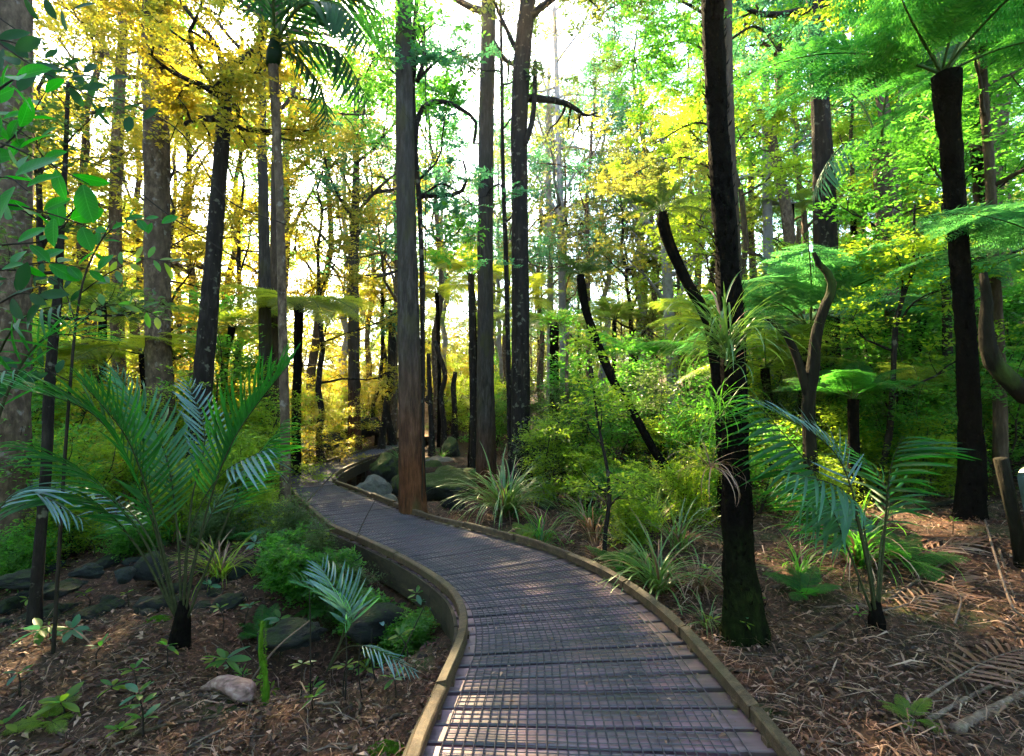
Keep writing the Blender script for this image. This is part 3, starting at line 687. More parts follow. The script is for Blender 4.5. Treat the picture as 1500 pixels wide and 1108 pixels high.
ptree('pale_tree', 'pale blue grey trunk seen through the gap left of the broad trunk', [(1128, 640, 14), (1127, 500, 14), (1125, 350, 14), (1122, 200, 12), (1120, 80, 10)], 17, 'bark_pale', 'leaf_olive', None, 17, n=9, L=3, h0=.6, nleaf=40, crad=.5, lsize=.12, keep=.6)
ptree('pale_tree', 'pale knotty trunk in front of the sunlit gap right of centre', [(988, 640, 18), (984, 520, 18), (979, 440, 16), (974, 330, 13), (970, 200, 10)], 16, 'bark_pale', 'leaf_gold', None, 18, n=10, L=3, h0=.45, nleaf=45, crad=.5, lsize=.12, keep=.7)
ptree('pale_tree', 'thin pale forked tree against the sky right of the double trunk', [(826, 560, 12), (823, 400, 11), (821, 300, 10), (818, 220, 8), (815, 100, 7), (812, 10, 6)], 24, 'bark_pale', 'leaf_olive', None, 19, n=14, L=5.2, h0=.4, up=.75, nleaf=30, crad=.6, lsize=.15, keep=.55)
ptree('pale_tree', 'second thin pale tree against the sky, just left of the forked one', [(806, 560, 10), (806, 400, 9), (804, 300, 9), (802, 200, 7), (804, 100, 5)], 26, 'bark_pale', 'leaf_olive', None, 20, n=12, L=4.6, h0=.45, up=.8, nleaf=30, crad=.6, lsize=.15, keep=.5)
ptree('bent_tree', 'upright crooked trunk bending in an S beneath the arching fern fronds', [(1186, 640, 17), (1184, 590, 18), (1191, 540, 17), (1196, 490, 15), (1208, 450, 13), (1219, 425, 13), (1214, 402, 11), (1200, 388, 9), (1192, 370, 5)], 6.0, 'bark_moss', None, None, 21, rough=.18,
      extra=[('limb', [(1184, 585, 13), (1174, 545, 12), (1160, 505, 11), (1140, 478, 9), (1120, 466, 7)], 6.0, None)])
ptree('thin_tree', 'dark slim trunk left of the mossy footed tree fern', [(1394, 700, 13), (1392, 600, 12), (1388, 520, 12), (1386, 430, 11), (1380, 370, 11), (1384, 300, 8), (1390, 150, 6)], 7.6, 'bark_dark', 'leaf_green', None, 22, n=8, L=1.5, h0=.5, nleaf=60, crad=.4, lsize=.08, keep=.8)
ptree('bent_tree', 'thick dark limb slanting in from the right edge and turning upward', [(1540, 615, 26), (1500, 578, 25), (1474, 552, 24), (1452, 525, 22), (1444, 480, 17), (1446, 440, 14), (1440, 400, 9)], 4.9, 'bark_moss', None, None, 23, rough=.14)
ptree('thin_tree', 'brown upright trunk behind the slanting limb at right', [(1466, 680, 17), (1464, 560, 16), (1458, 440, 15), (1454, 360, 13), (1450, 250, 12), (1440, 120, 11), (1438, -20, 10)], 6.4, 'bark_brown', 'leaf_green', None, 24, n=9, L=1.8, h0=.45, nleaf=60, crad=.4, lsize=.08, keep=.8)
ptree('sapling', 'thin dark sapling stem among lime leaves right of centre', [(1290, 700, 8), (1302, 640, 9), (1308, 560, 7), (1312, 480, 7), (1324, 430, 6), (1336, 395, 4), (1340, 300, 3)], 6.6, 'bark_dark', 'leaf_lime', None, 25, n=7, L=1.1, h0=.35, nleaf=50, crad=.3, lsize=.07, keep=.8)
ptree('sapling', 'thin brown upright stem in shrubs right of the double trunk', [(836, 700, 8), (834, 640, 7), (830, 560, 5), (832, 480, 4)], 9.4, 'stick_pale', 'leaf_green', None, 26, n=5, L=.7, h0=.4, nleaf=40, crad=.3, lsize=.07, keep=.8)
ptree('sapling', 'dark wiry sapling rising from the shrubs by the right kerb', [(886, 790, 6), (893, 730, 6), (890, 690, 5), (880, 640, 4), (872, 590, 3), (868, 540, 2)], 5.6, 'bark_dark', 'leaf_lime', None, 27, n=7, L=.6, h0=.3, nleaf=34, crad=.22, lsize=.055, keep=.9)
for i, (lab, pts, Y) in enumerate([('black bare trunk stub beside the middle straight trunk', [(694, 650, 11), (692, 520, 10), (690, 402, 9)], 12.4),
      ('thin crooked dark stem in the yellow gap right of the kerbside trunk', [(650, 620, 8), (646, 580, 7), (652, 550, 7), (643, 520, 7), (637, 500, 6)], 17),
      ('short dark stem left of the crooked one in the yellow gap', [(632, 630, 8), (629, 560, 7), (628, 518, 6)], 16),
      ('stubby dark stem deep in the yellow gap', [(666, 600, 8), (664, 570, 8), (667, 545, 6)], 20),
      ('curved dark trunk beside the left edge of the dirt path', [(573, 640, 12), (566, 600, 11), (572, 560, 9), (576, 500, 8), (572, 455, 7)], 18.5),
      ('thin dark stem leaning behind the forked tree', [(552, 640, 7), (546, 600, 6), (556, 560, 6), (560, 520, 5)], 19)]):
    ptree('dead_tree', lab, pts, Y, 'bark_dark', None, None, 40+i, cat='dead tree', rough=.15)

def bough(root, o, pts, Y, w, leafm, nc, rad, nleaf, ls, seed, flat=.4, barkm='bark_dark'):
    r = np.random.RandomState(seed); pp = spline([P(u, v, y)-o for u, v, y in [(q+(Y,))[:3] for q in pts]], 16); V, Q, T = tube(pp, np.linspace(w, w*.25, 16), 6); mb = MB(); mb.add(V, Q, T)
    c = []
    for i in range(nc):
        q = pp[4+r.randint(12)]; e = q+r.randn(3)*rad; mid = (q+e)/2+r.randn(3)*rad*.15; V, Q, T = tube(np.array([q, mid, e]), [w*.22, w*.15, w*.06], 4, cap=False); mb.add(V, Q); c.append(e)
    br = link('bough', mb.build('bough', barkm, True), root); c = np.array(c); V, Q, var = leaf_cluster(r, c, np.zeros_like(c), nleaf, rad*.55, flat, ls); link('leaves', mesh('leaves', V, Q, None, leafm, False, var), br, kind='stuff')
def rootof(s_):
    o = [q for q in C.objects if s_ in (q.get('label') or '')][0]; return o, np.array(o.location)
for s_, lst in (('slim twin stem', [([(610, 120), (640, 90), (690, 60)], 7.6, .03, 'leaf_blue', 22, .35, 60, .07), ([(616, 290), (650, 270), (690, 300)], 7.7, .025, 'leaf_blue', 24, .38, 70, .07), ([(618, 330), (650, 355), (680, 330)], 7.9, .02, 'leaf_green', 18, .35, 60, .07), ([(605, 60), (560, 70), (530, 120)], 8.0, .025, 'leaf_green', 24, .42, 60, .07)]),
        ('middle straight', [([(716, 30), (690, -10), (650, 0)], 11, .04, 'leaf_blue', 40, .6, 80, .10), ([(716, 60), (740, 20), (760, -10)], 12, .03, 'leaf_green', 30, .5, 80, .10)]),
        ('lichen spotted', [([(762, 170), (830, 150), (900, 190)], 11.5, .03, 'leaf_green', 40, .55, 70, .09), ([(772, 60), (820, 10), (900, 10)], 9.0, .04, 'leaf_dark', 46, .45, 110, .07), ([(774, 80), (810, 60), (850, 70)], 9.4, .03, 'leaf_dark', 30, .35, 100, .07), ([(780, 20), (860, -10), (960, 30)], 10.5, .04, 'leaf_olive', 30, .5, 80, .08), ([(765, 300), (730, 250), (700, 240)], 11.5, .02, 'leaf_dark', 24, .4, 70, .08)]),
        ('brown trunk beside the left rail', [([(520, 330), (480, 250), (470, 160)], 15, .05, 'leaf_blue', 30, .9, 70, .11), ([(522, 240), (560, 200), (570, 130)], 15.5, .05, 'leaf_green', 26, .8, 70, .11)]),
        ('rough grey brown', [([(226, 60), (210, 20), (180, -20)], 8.7, .03, 'leaf_gold', 30, .4, 90, .07), ([(228, 30), (250, 0), (280, -20)], 8.7, .03, 'leaf_gold', 24, .35, 90, .07)]),
        ('slim brown trunk close', [([(1066, 40), (960, -10), (860, 30)], 10.5, .04, 'leaf_dark', 60, .6, 90, .09), ([(1066, 260), (990, 230), (900, 270)], 12, .03, 'leaf_olive', 44, .6, 80, .10), ([(1066, 100), (1000, 60), (930, 90)], 9, .03, 'leaf_green', 50, .5, 80, .08), ([(1068, 200), (1020, 180), (960, 210)], 9.5, .03, 'leaf_lime', 30, .45, 70, .08), ([(1066, 60), (1110, 40), (1150, 90)], 9.5, .03, 'leaf_blue', 34, .5, 80, .08)]),
        ('thin pale forked', [([(821, 330), (870, 330), (920, 350)], 22, .06, 'leaf_olive', 44, 1.3, 60, .15), ([(821, 300), (780, 330), (750, 380)], 23, .06, 'leaf_olive', 30, 1.2, 60, .15)])):
    ro, oo = rootof(s_)
    for k_, (pts, Y, w, lm, nc, rad, nl, ls) in enumerate(lst): bough(ro, oo, pts, Y, w, lm, nc, rad, nl, ls, 300+k_)

# ------------------------------------------------------------------ tree ferns
def frond_mesh(name, mat, seed, droop=.55, pin=26, sub=14, wid=.26, bare=.14, curl=0):
    """frond of length 1 along +Y arching down, stalk and leafy sides in one mesh each"""
    r = np.random.RandomState(seed); n = 24
    t = np.linspace(0, 1, n); y = t*(1-.12*droop*t); z = .20*t*(1-t)*1.2-droop*t**2.2*.45; x = .02*np.sin(t*3+seed)
    rp = np.stack([x, y, z], 1); tn = norm(np.gradient(rp, axis=0))
    V, Q, T = tube(rp, np.linspace(.0075, .0015, n), 4); st = mesh('stalk', V, Q, T, 'rachis', True)
    mb = MB()
    for i in range(pin):
        f = bare+(1-bare)*(i+.5)/pin; k = f*(n-1); a = int(min(k, n-2)); p = rp[a]+(rp[a+1]-rp[a])*(k-a); d = tn[a]
        w = wid*math.sin(math.pi*min(1, ((f-bare)/(1-bare))**.75*.86+.14))**.75*(.9+.2*r.rand())
        for sgn in (-1, 1):
            side = np.array([sgn, 0, 0.]); pd = norm(side+d*.55+np.array([0, 0, -.10+.1*r.randn()]))
            m = max(4, int(sub*w/wid)); q = (np.arange(m)+.5)/m
            dr = -.16*w*q**2*(.6+r.rand()*.8)
            pc = p+pd*(w*q)[:, None]; pc[:, 2] += dr
            up = norm(np.cross(pd, d))*sgn; up = up if up[2] > 0 else -up
            ls = w*.17*np.sin(np.pi*np.clip(q*.8+.2, 0, 1))**.6+.004
            for s2 in (-1, 1):
                dd = norm(np.cross(up, pd)*s2+pd*.45+r.randn(m, 3)*.10)
                V, Q = leaves(pc, np.tile(up, (m, 1))+r.randn(m, 3)*.12, dd, ls, np.full(m, w/m*.78), .05); mb.add(V, Q, var=np.repeat(np.clip(.35+.5*r.rand()+.15*r.randn(m), 0, 1), 4))
            V, Q = leaves(pc[:1], up[None], pd[None], np.array([w]), np.array([.006]), 0); mb.add(p+(V-pc[0]), Q, var=.1)
    return st, mb.build(name, mat)
FR = {}
for key, mat in (('g', 'leaf_fern'), ('l', 'leaf_fern_lime'), ('o', 'leaf_olive'), ('b', 'leaf_fern_blue'), ('d', 'leaf_dark'), ('y', 'leaf_fern_sunlit')):
    FR[key] = [frond_mesh('blade', mat, 3+q+len(mat), dr, 30, 19) for q, dr in enumerate((.35, .6, .9))]
def put_frond(root, p, az, el, L, key, k, roll=0.0, wid=1.0):
    d = Vector((math.sin(az)*math.cos(el), math.cos(az)*math.cos(el), math.sin(el)))
    M = Matrix.Translation(Vector([float(t) for t in p])) @ Matrix.Rotation(-az, 4, 'Z') @ Matrix.Rotation(el, 4, 'X') @ Matrix.Rotation(roll, 4, 'Y') @ Matrix.Diagonal((L*wid, L, L, 1))
    st, bl = FR[key][k]
    o = link('frond', bl, root, M); s = link('stalk', st, o); return o
def crown_fern(root, p, n, L, key, r, el=(.15, .65), azs=None):
    for i in range(n):
        az = (i+.5*r.rand())*2*math.pi/n if azs is None else azs[i]
        put_frond(root, p, az, el[0]+(el[1]-el[0])*r.rand(), L*(.82+.3*r.rand()), key, r.randint(3), r.randn()*.15, .38 if key == 'd' else 1.0)
def trunk_scales(root, path, rd, r, dens=70, ln=.06, mat='fern_trunk'):
    L = np.linalg.norm(np.diff(path, axis=0), axis=1).sum(); n = min(2600, int(L*dens)); k = len(path)
    q = r.rand(n)*(k-1.01); a = q.astype(int); p = path[a]+(path[a+1]-path[a])*(q-a)[:, None]; rr = np.interp(q, np.arange(k), rd)
    th = r.rand(n)*6.283; o = np.stack([np.cos(th), np.sin(th), np.zeros(n)], 1)
    d = norm(o*.55+np.array([0, 0, 1.])+r.randn(n, 3)*.15)
    V, Q = leaves(p+o*rr[:, None]*.9, o, d, ln*(.5+r.rand(n)), np.full(n, ln*.32), .1)
    link('frond_scars', mesh('frond_scars', V, Q, None, mat), root, kind='stuff')
def ptfern(label, pts, Y, nf, L, key, seed, el=(.15, .65), mat='fern_trunk', scars=True, top=None, group=None, dens=70):
    path, rd = px_path(pts, Y, top=top); o = path[0].copy(); o[2] = h1(o[0], o[1]); root = thing('tree_fern', label, 'tree fern', o, group)
    r = np.random.RandomState(seed); path = path-o
    V, Q, T = tube(path, rd, 14, .22, r); link('trunk', mesh('trunk', V, Q, T, mat, True), root)
    if scars: trunk_scales(root, path, rd, r, dens, .025+.32*float(np.mean(rd)))
    crown_fern(root, path[-1], nf, L, key, r, el)
    return root, path, rd
ptfern('big black tree fern trunk with flared foot beside the near boardwalk', [(1093, 943, 74), (1090, 905, 62), (1084, 845, 46), (1080, 780, 40), (1077, 650, 36), (1072, 500, 35), (1063, 350, 32), (1052, 200, 30), (1045, 60, 32), (1040, -60, 31)], 3.62, 11, 2.4, 'g', 61, (.15, .7), mat='fern_trunk_moss', dens=160, top=5.8)
ptfern('tree fern at upper right whose whole radiating crown is in view', [(1418, 765, 40), (1424, 700, 32), (1420, 600, 26), (1414, 480, 24), (1402, 330, 24), (1392, 200, 28), (1385, 110, 36)], 5.4, 13, 2.4, 'g', 62, (.1, .95), mat='fern_trunk', dens=120)
ptfern('slender tree fern trunk curving up left of the big black trunk', [(1062, 690, 20), (1052, 560, 17), (1042, 490, 16), (1030, 455, 15), (1010, 420, 15), (992, 385, 16), (978, 350, 16), (972, 330, 18), (970, 312, 13)], 6.6, 15, .78, 'd', 63, (.15, .9))
ptfern('bent slender tree fern leaning left over the green shrubs', [(1004, 745, 15), (985, 700, 13), (955, 655, 12), (925, 600, 12), (900, 562, 12), (884, 525, 13), (868, 485, 12), (856, 445, 12), (852, 418, 14), (850, 403, 10)], 7.2, 15, .62, 'd', 64, (.2, 1.0))
ptfern('tree fern whose low wide fronds arch across behind the S shaped trunk', [(1180, 640, 19), (1180, 540, 18), (1183, 478, 22)], 8.6, 13, 2.5, 'b', 65, (.2, .75))
ptfern('dark tree fern with level crown in the yellow woodland, left of centre', [(434, 640, 13), (435, 560, 12), (437, 500, 12), (438, 448, 14)], 11, 13, 1.9, 'y', 66, (.0, .35))
ptfern('short tree fern behind the tall sedge in the mid distance', [(812, 620, 14), (812, 540, 13), (812, 478, 14)], 14.5, 13, 2.2, 'l', 67, (.0, .45))
ptfern('small tree fern with short black stump among lime fronds at right', [(1252, 690, 16), (1250, 640, 15), (1250, 585, 15)], 6.4, 11, 1.0, 'g', 68, (.25, .95))
ptfern('tree fern just outside the right edge reaching bluish fronds into view', [(1560, 700, 30), (1555, 520, 28), (1550, 370, 30)], 5.2, 10, 1.7, 'b', 69, (.1, .6))
ptfern('tree fern standing high behind the upper right crown', [(1452, 640, 20), (1445, 400, 18), (1436, 220, 22), (1436, 130, 26)], 8.0, 9, 2.2, 'g', 70, (.1, .8))
fspec = [(900, 470, 17, 'l'), (690, 405, 13, 'y'), (1050, 470, 12, 'l'), (930, 520, 12, 'g'), (1350, 470, 9.5, 'g'), (1440, 470, 10, 'g'), (1290, 430, 13, 'g'), (1120, 540, 9, 'l'), (1330, 560, 8, 'l'), (640, 430, 19, 'y'), (760, 440, 18, 'y'), (560, 430, 22, 'y'),
         (340, 480, 12, 'l'), (150, 450, 11, 'l'), (210, 520, 9.5, 'y'), (40, 520, 9, 'l'), (620, 470, 24, 'l'), (720, 470, 21, 'l'), (1480, 560, 7.6, 'l'), (1250, 320, 15, 'g'), (1160, 300, 17, 'l'), (1400, 330, 14, 'g')]
for i, (u, v, Y, key) in enumerate(fspec):
    p = P(u, v, Y); z = h1(p[0], p[1])
    where = 'in the sunlit yellow woodland' if key == 'y' else ('among lime undergrowth' if key == 'l' else 'on the green slope at right')
    w = .16/Y*FPX
    ptfern(where_label('tree fern', P(u, v, Y), 1.2 if v < 460 else .9), [(u+rng.randn()*6, 640, w), (u+rng.randn()*4, (640+v)/2, w*.9), (u, v, w)], Y, 11, 1.7, key, 90+i, (.0, .6), scars=False, group='tree ferns '+where)
# low ferns on the ground
def ground_fern(label, x, y, n, L, key, seed, group=None, el=(.35, .95)):
    root = thing('ground_fern', label, 'fern', (x, y, h1(x, y)-.02), group); crown_fern(root, (0, 0, .03), n, L, key, np.random.RandomState(seed), el); return root
p = G(1338, 1078, -.1); ground_fern('tiny bright green fern on the litter at bottom right', p[0], p[1], 7, .17, 'l', 5, el=(.15, .6))
p = G(70, 1050, -.15); ground_fern('low lime fern on the soil at bottom left', p[0], p[1], 7, .22, 'l', 7, el=(.1, .5))
# ------------------------------------------------------------------ nikau palms
def leaflet_mesh(name, mat, bend, w=.098):
    n = 7; t = np.linspace(0, 1, n); y = t; z = -bend*t**2.2; hw = w/2*np.sin(np.pi*np.clip(t*.86+.14, 0, 1))**.7*np.where(t > .98, .1, 1)
    V = np.concatenate([np.c_[-hw, y, z+hw*.35], np.c_[0*hw, y, z], np.c_[hw, y, z+hw*.35]]); i = np.arange(n-1)
    return mesh(name, V, np.concatenate([np.stack([i, n+i, n+i+1, i+1], 1), np.stack([n+i, 2*n+i, 2*n+i+1, n+i+1], 1)]), None, mat, True, np.tile(.3+.5*t, 3))
LM = {m: [leaflet_mesh('leaflet', m, b) for b in (.06, .2, .42)] for m in ('leaf_nikau', 'leaf_silver', 'leaf_dead', 'leaf_blue', 'leaf_lime', 'leaf_palm_dark', 'litter_mid')}
def palm_frond(root, pts, w0, lf_len, n, mat, r, bare=.3, droop=1, side_up=.25, label=None, split=True, vang=.65, sides=(-1, 1), stalkm='stipe'):
    """pts in root space from foot to tip"""
    k = 26; path = spline(pts, k); tn = norm(np.gradient(path, axis=0))
    V, Q, T = tube(path, np.linspace(w0, w0*.18, k), 6); fr = link('frond', mesh('frond', V, Q, T, stalkm, True), root, label=label)
    mb = MB()
    for i in range(n):
        f = bare+(1-bare)*(i+.5)/n; q = f*(k-1); a = int(min(q, k-2)); p = path[a]+(path[a+1]-path[a])*(q-a); d = tn[a]
        s0 = norm(np.cross(d, [0, 0, 1.]) if abs(d[2]) < .97 else np.cross(d, [0, 1, .2])); up = np.cross(s0, d)
        g = (f-bare)/(1-bare); ll = lf_len*math.sin(math.pi*(g*.80+.16))**.6*(.92+.16*r.rand())
        for s in sides:
            dd = norm(s*s0*vang+d*(.55+.5*g)+up*side_up+r.randn(3)*.05+np.array([0, 0, -.06*droop]))
            me = LM[mat][min(2, r.randint(0, 2)+(droop > 1))]
            M = mat4(p, dd, up+s*s0*.25+r.randn(3)*.12, (ll*.72, ll, ll))
            if split: link('leaflet', me, fr, M)
            else:
                V = np.array([v.co[:] for v in me.vertices]); A = np.array(M); V = V@A[:3, :3].T+A[:3, 3]
                mb.add(V, [tuple(pp.vertices) for pp in me.polygons], var=np.tile(.3+.5*np.linspace(0, 1, 7), 3))
    if not split: link('leaflets', mb.build('leaflets', mat, True), fr, kind='stuff')
    return fr
def pf(root, o, specs, r, base_w=.011):
    """specs: list of ([(u,v,Y)...], leaflet length, n, mat, kwargs)"""
    for pts, ll, n, mat, kw in specs:
        palm_frond(root, [P(u, v, Y)-o for u, v, Y in pts], kw.pop('w', base_w), ll, n, mat, r, **kw)
# big juvenile palm at left
o = G(264, 925, -.12); o[2] = h1(o[0], o[1]); Y0 = o[1]
big = thing('nikau_palm', 'large young palm with fanned feather fronds left of the boardwalk', 'palm', o)
r = np.random.RandomState(3)
pf(big, o, [
    ([(262, 905, Y0), (232, 780, Y0-.05), (190, 650, Y0-.2), (120, 560, Y0-.45)], .46, 30, 'leaf_nikau', dict(bare=.34, side_up=.45, vang=.8)),
    ([(266, 905, Y0), (258, 760, Y0), (236, 650, Y0+.15), (170, 545, Y0+.2)], .40, 26, 'leaf_blue', dict(bare=.42, side_up=.2)),
    ([(270, 905, Y0), (300, 760, Y0-.1), (345, 640, Y0-.2), (430, 525, Y0-.3)], .42, 28, 'leaf_nikau', dict(bare=.40, side_up=.5, vang=.35)),
    ([(268, 905, Y0), (280, 740, Y0+.1), (300, 640, Y0+.3), (275, 560, Y0+.5)], .28, 16, 'leaf_silver', dict(bare=.5, side_up=.2)),
    ([(258, 905, Y0), (215, 740, Y0-.05), (140, 610, Y0-.2), (-10, 560, Y0-.5)], .46, 28, 'leaf_nikau', dict(bare=.34, side_up=.2)),
    ([(258, 905, Y0), (200, 800, Y0-.1), (120, 730, Y0-.3), (-20, 740, Y0-.6)], .40, 24, 'leaf_nikau', dict(bare=.36, side_up=0, droop=2)),
    ([(275, 905, Y0), (320, 790, Y0-.1), (366, 690, Y0-.15), (418, 616, Y0-.3)], .34, 22, 'leaf_nikau', dict(bare=.45, side_up=-.2, droop=2, vang=.4)),
    ([(258, 905, Y0), (210, 790, Y0-.1), (130, 700, Y0-.3), (30, 650, Y0-.5)], .38, 24, 'leaf_nikau', dict(bare=.35, side_up=.1, droop=2)),
    ([(262, 905, Y0), (225, 800, Y0+.2), (170, 735, Y0+.5), (60, 700, Y0+.8)], .34, 16, 'leaf_silver', dict(bare=.45, side_up=0, droop=2)),
    ([(270, 905, Y0), (290, 800, Y0+.2), (330, 720, Y0+.4), (400, 640, Y0+.6)], .28, 12, 'leaf_blue', dict(bare=.5, side_up=0, droop=2)),
    ([(268, 905, Y0), (276, 790, Y0-.15), (320, 700, Y0-.35), (395, 655, Y0-.5)], .30, 9, 'leaf_silver', dict(bare=.72, side_up=-.5, droop=2, label='withered pale hanging frond', w=.008)),
], r)
V, Q, T = tube(np.array([(0, 0, -.15), (0, 0, .05), (.01, 0, .2), (.02, 0, .34)]), [.075, .07, .055, .03], 12, .2, r); link('trunk', mesh('trunk', V, Q, T, 'fern_trunk', True), big)
# second palm close on the left edge
o = P(-40, 700, 2.9); o[2] = h1(o[0], o[1])
ed = thing('nikau_palm', 'palm at the left edge with dark fronds hanging into the photo', 'palm', o)
pf(ed, o, [([(-20, 820, 2.9), (-30, 620, 2.8), (20, 480, 2.6), (110, 440, 2.4)], .27, 13, 'leaf_nikau', dict(bare=.4, side_up=-.5, droop=2)),
    ([(-20, 820, 2.9), (-10, 640, 2.7), (60, 500, 2.7), (165, 500, 2.9)], .27, 13, 'leaf_nikau', dict(bare=.4, side_up=.3)),
    ([(-20, 820, 2.9), (-60, 640, 2.7), (-50, 560, 2.4), (30, 540, 2.2)], .24, 11, 'leaf_blue', dict(bare=.4, side_up=-.2, droop=2)),
    ([(-20, 820, 2.9), (-10, 760, 2.9), (40, 720, 3), (120, 760, 3.1)], .26, 12, 'leaf_silver', dict(bare=.4, side_up=0, droop=2))], r)
V, Q, T = tube(np.array([(0, 0, -.15), (0, 0, .25), (.01, 0, .55)]), [.08, .07, .04], 12, .2, r); link('trunk', mesh('trunk', V, Q, T, 'fern_trunk', True), ed)
# right young palm
o = G(1284, 918, .0); o[2] = h1(o[0], o[1]); Y0 = o[1]
rp = thing('nikau_palm', 'young palm with long drooping leaflets right of the black trunk', 'palm', o)
pf(rp, o, [
    ([(1280, 905, Y0), (1240, 800, Y0), (1190, 690, Y0-.1), (1095, 575, Y0-.2)], .50, 26, 'leaf_nikau', dict(bare=.35, side_up=-.8, droop=2)),
    ([(1282, 905, Y0), (1262, 780, Y0), (1220, 660, Y0+.1), (1110, 590, Y0+.4)], .32, 17, 'leaf_silver', dict(bare=.5, side_up=.3, droop=1)),
    ([(1286, 905, Y0), (1296, 780, Y0), (1304, 690, Y0-.05), (1322, 640, Y0-.1)], .46, 12, 'leaf_nikau', dict(bare=.42, side_up=-1.2, droop=2, vang=.3)),
    ([(1284, 905, Y0), (1270, 800, Y0+.1), (1250, 740, Y0+.2), (1170, 740, Y0-.1)], .46, 20, 'leaf_blue', dict(bare=.4, side_up=-.8, droop=2)),
    ([(1284, 905, Y0), (1262, 790, Y0-.2), (1236, 720, Y0-.4), (1150, 690, Y0-.7)], .36, 13, 'leaf_blue', dict(bare=.45, side_up=-.5, droop=2)),
    ([(1284, 905, Y0), (1290, 800, Y0+.3), (1300, 720, Y0+.5), (1240, 650, Y0+.8)], .36, 13, 'leaf_nikau', dict(bare=.45, side_up=0, droop=2))], r)
V, Q, T = tube(np.array([(0, 0, -.15), (0, 0, .08), (0, 0, .2)]), [.06, .055, .03], 12, .25, r); link('trunk', mesh('trunk', V, Q, T, 'fern_trunk', True), rp)
# small seedling palm beside the kerb, in the hollow
o = G(470, 985, -.25); o[2] = h1(o[0], o[1]); Y0 = 3.1
sp_ = thing('nikau_palm', 'small blue green seedling palm in the hollow beside the left kerb', 'palm', o)
pf(sp_, o, [([(478, 985, Y0), (500, 940, Y0), (512, 900, Y0), (430, 850, Y0-.1)], .24, 17, 'leaf_blue', dict(bare=.42, side_up=.35, w=.005)),
    ([(478, 985, Y0), (502, 930, Y0), (505, 890, Y0), (470, 830, Y0+.15)], .26, 16, 'leaf_silver', dict(bare=.45, side_up=.2, w=.005)),
    ([(478, 985, Y0), (505, 950, Y0), (545, 950, Y0-.05), (610, 985, Y0-.1)], .15, 12, 'leaf_silver', dict(bare=.55, side_up=-.1, w=.004))], r)
# tall palm whose crown hangs in from the top, upper left
path, rd = px_path([(418, 660, 13.51), (414, 480, 12.67), (410, 300, 11.82), (404, 170, 12.67), (400, 95, 15.20)], 7.6)
o = path[0].copy(); o[2] = h1(o[0], o[1]); tp = thing('nikau_palm', 'tall palm with dark feathery crown hanging over the upper left', 'palm', o)
V, Q, T = tube(path-o, rd, 10, .05, r); link('trunk', mesh('trunk', V, Q, T, 'bark_grey', True), tp)
V, Q, T = tube(np.array([P(398, 98, 7.6)-o, P(402, 80, 7.6)-o, P(404, 55, 7.6)-o]), [.09, .12, .08], 10); link('crownshaft', mesh('crownshaft', V, Q, T, 'leaf_palm_dark', True), tp)
c = (402, 66, 7.6)
for i, (pts, ll, n, m, kw) in enumerate([
        ([c, (440, 10, 7.43), (500, 10, 7.18), (545, 70, 6.92)], .85, 26, 'leaf_palm_dark', dict(bare=.1, side_up=-.5, droop=2)),
        ([c, (450, 62, 7.52), (500, 80, 7.43), (540, 150, 7.26)], .80, 24, 'leaf_palm_dark', dict(bare=.1, side_up=-.4, droop=2)),
        ([c, (440, 90, 7.60), (470, 130, 7.60), (482, 185, 7.60)], .60, 20, 'leaf_palm_dark', dict(bare=.12, side_up=-.2, droop=2)),
        ([c, (430, -20, 7.77), (500, -50, 7.94), (570, -30, 8.11)], .9, 24, 'leaf_palm_dark', dict(bare=.1, side_up=-.6, droop=2)),
        ([c, (390, 0, 7.77), (350, -40, 7.85), (300, -20, 7.94)], .85, 22, 'leaf_palm_dark', dict(bare=.1, side_up=-.5, droop=2)),
        ([c, (400, -10, 7.26), (400, -50, 6.76), (410, -40, 6.08)], .85, 22, 'leaf_palm_dark', dict(bare=.1, side_up=-.3, droop=2)),
        ([c, (480, 0, 8.11), (540, 10, 8.44), (600, 60, 8.61)], .8, 20, 'leaf_palm_dark', dict(bare=.1, side_up=-.5, droop=2, split=False))]):
    kw.setdefault('w', .03); kw['stalkm'] = 'rachis'; palm_frond(tp, [P(*q)-o for q in pts], kw.pop('w'), ll, n, m, r, **kw)
# bluish frond tip hanging in front of the broad trunk at upper right
path, rd = px_path([(1330, 690, 22), (1312, 500, 20), (1296, 330, 20), (1290, 215, 22)], 9.5)
o = path[0].copy(); o[2] = h1(o[0], o[1]); tp2 = thing('nikau_palm', 'palm with one long bluish frond lit across the upper right', 'palm', o)
V, Q, T = tube(path-o, rd, 10, .08, r); link('trunk', mesh('trunk', V, Q, T, 'bark_grey', True), tp2)
c = (1290, 215, 9.5)
for pts, m in (([c, (1250, 205, 9.2), (1215, 235, 9), (1196, 285, 8.8)], 'leaf_blue'), ([c, (1330, 150, 9.5), (1390, 160, 9.6), (1430, 230, 9.6)], 'leaf_nikau'), ([c, (1300, 130, 9), (1330, 90, 8.6), (1370, 100, 8.2)], 'leaf_nikau'), ([c, (1260, 150, 9.9), (1220, 130, 10.2), (1170, 160, 10.4)], 'leaf_nikau')):
    palm_frond(tp2, [P(*q)-o for q in pts], .025, .62, 20, m, r, bare=.12, side_up=-.35, droop=2, split=(m == 'leaf_blue'), stalkm='rachis')
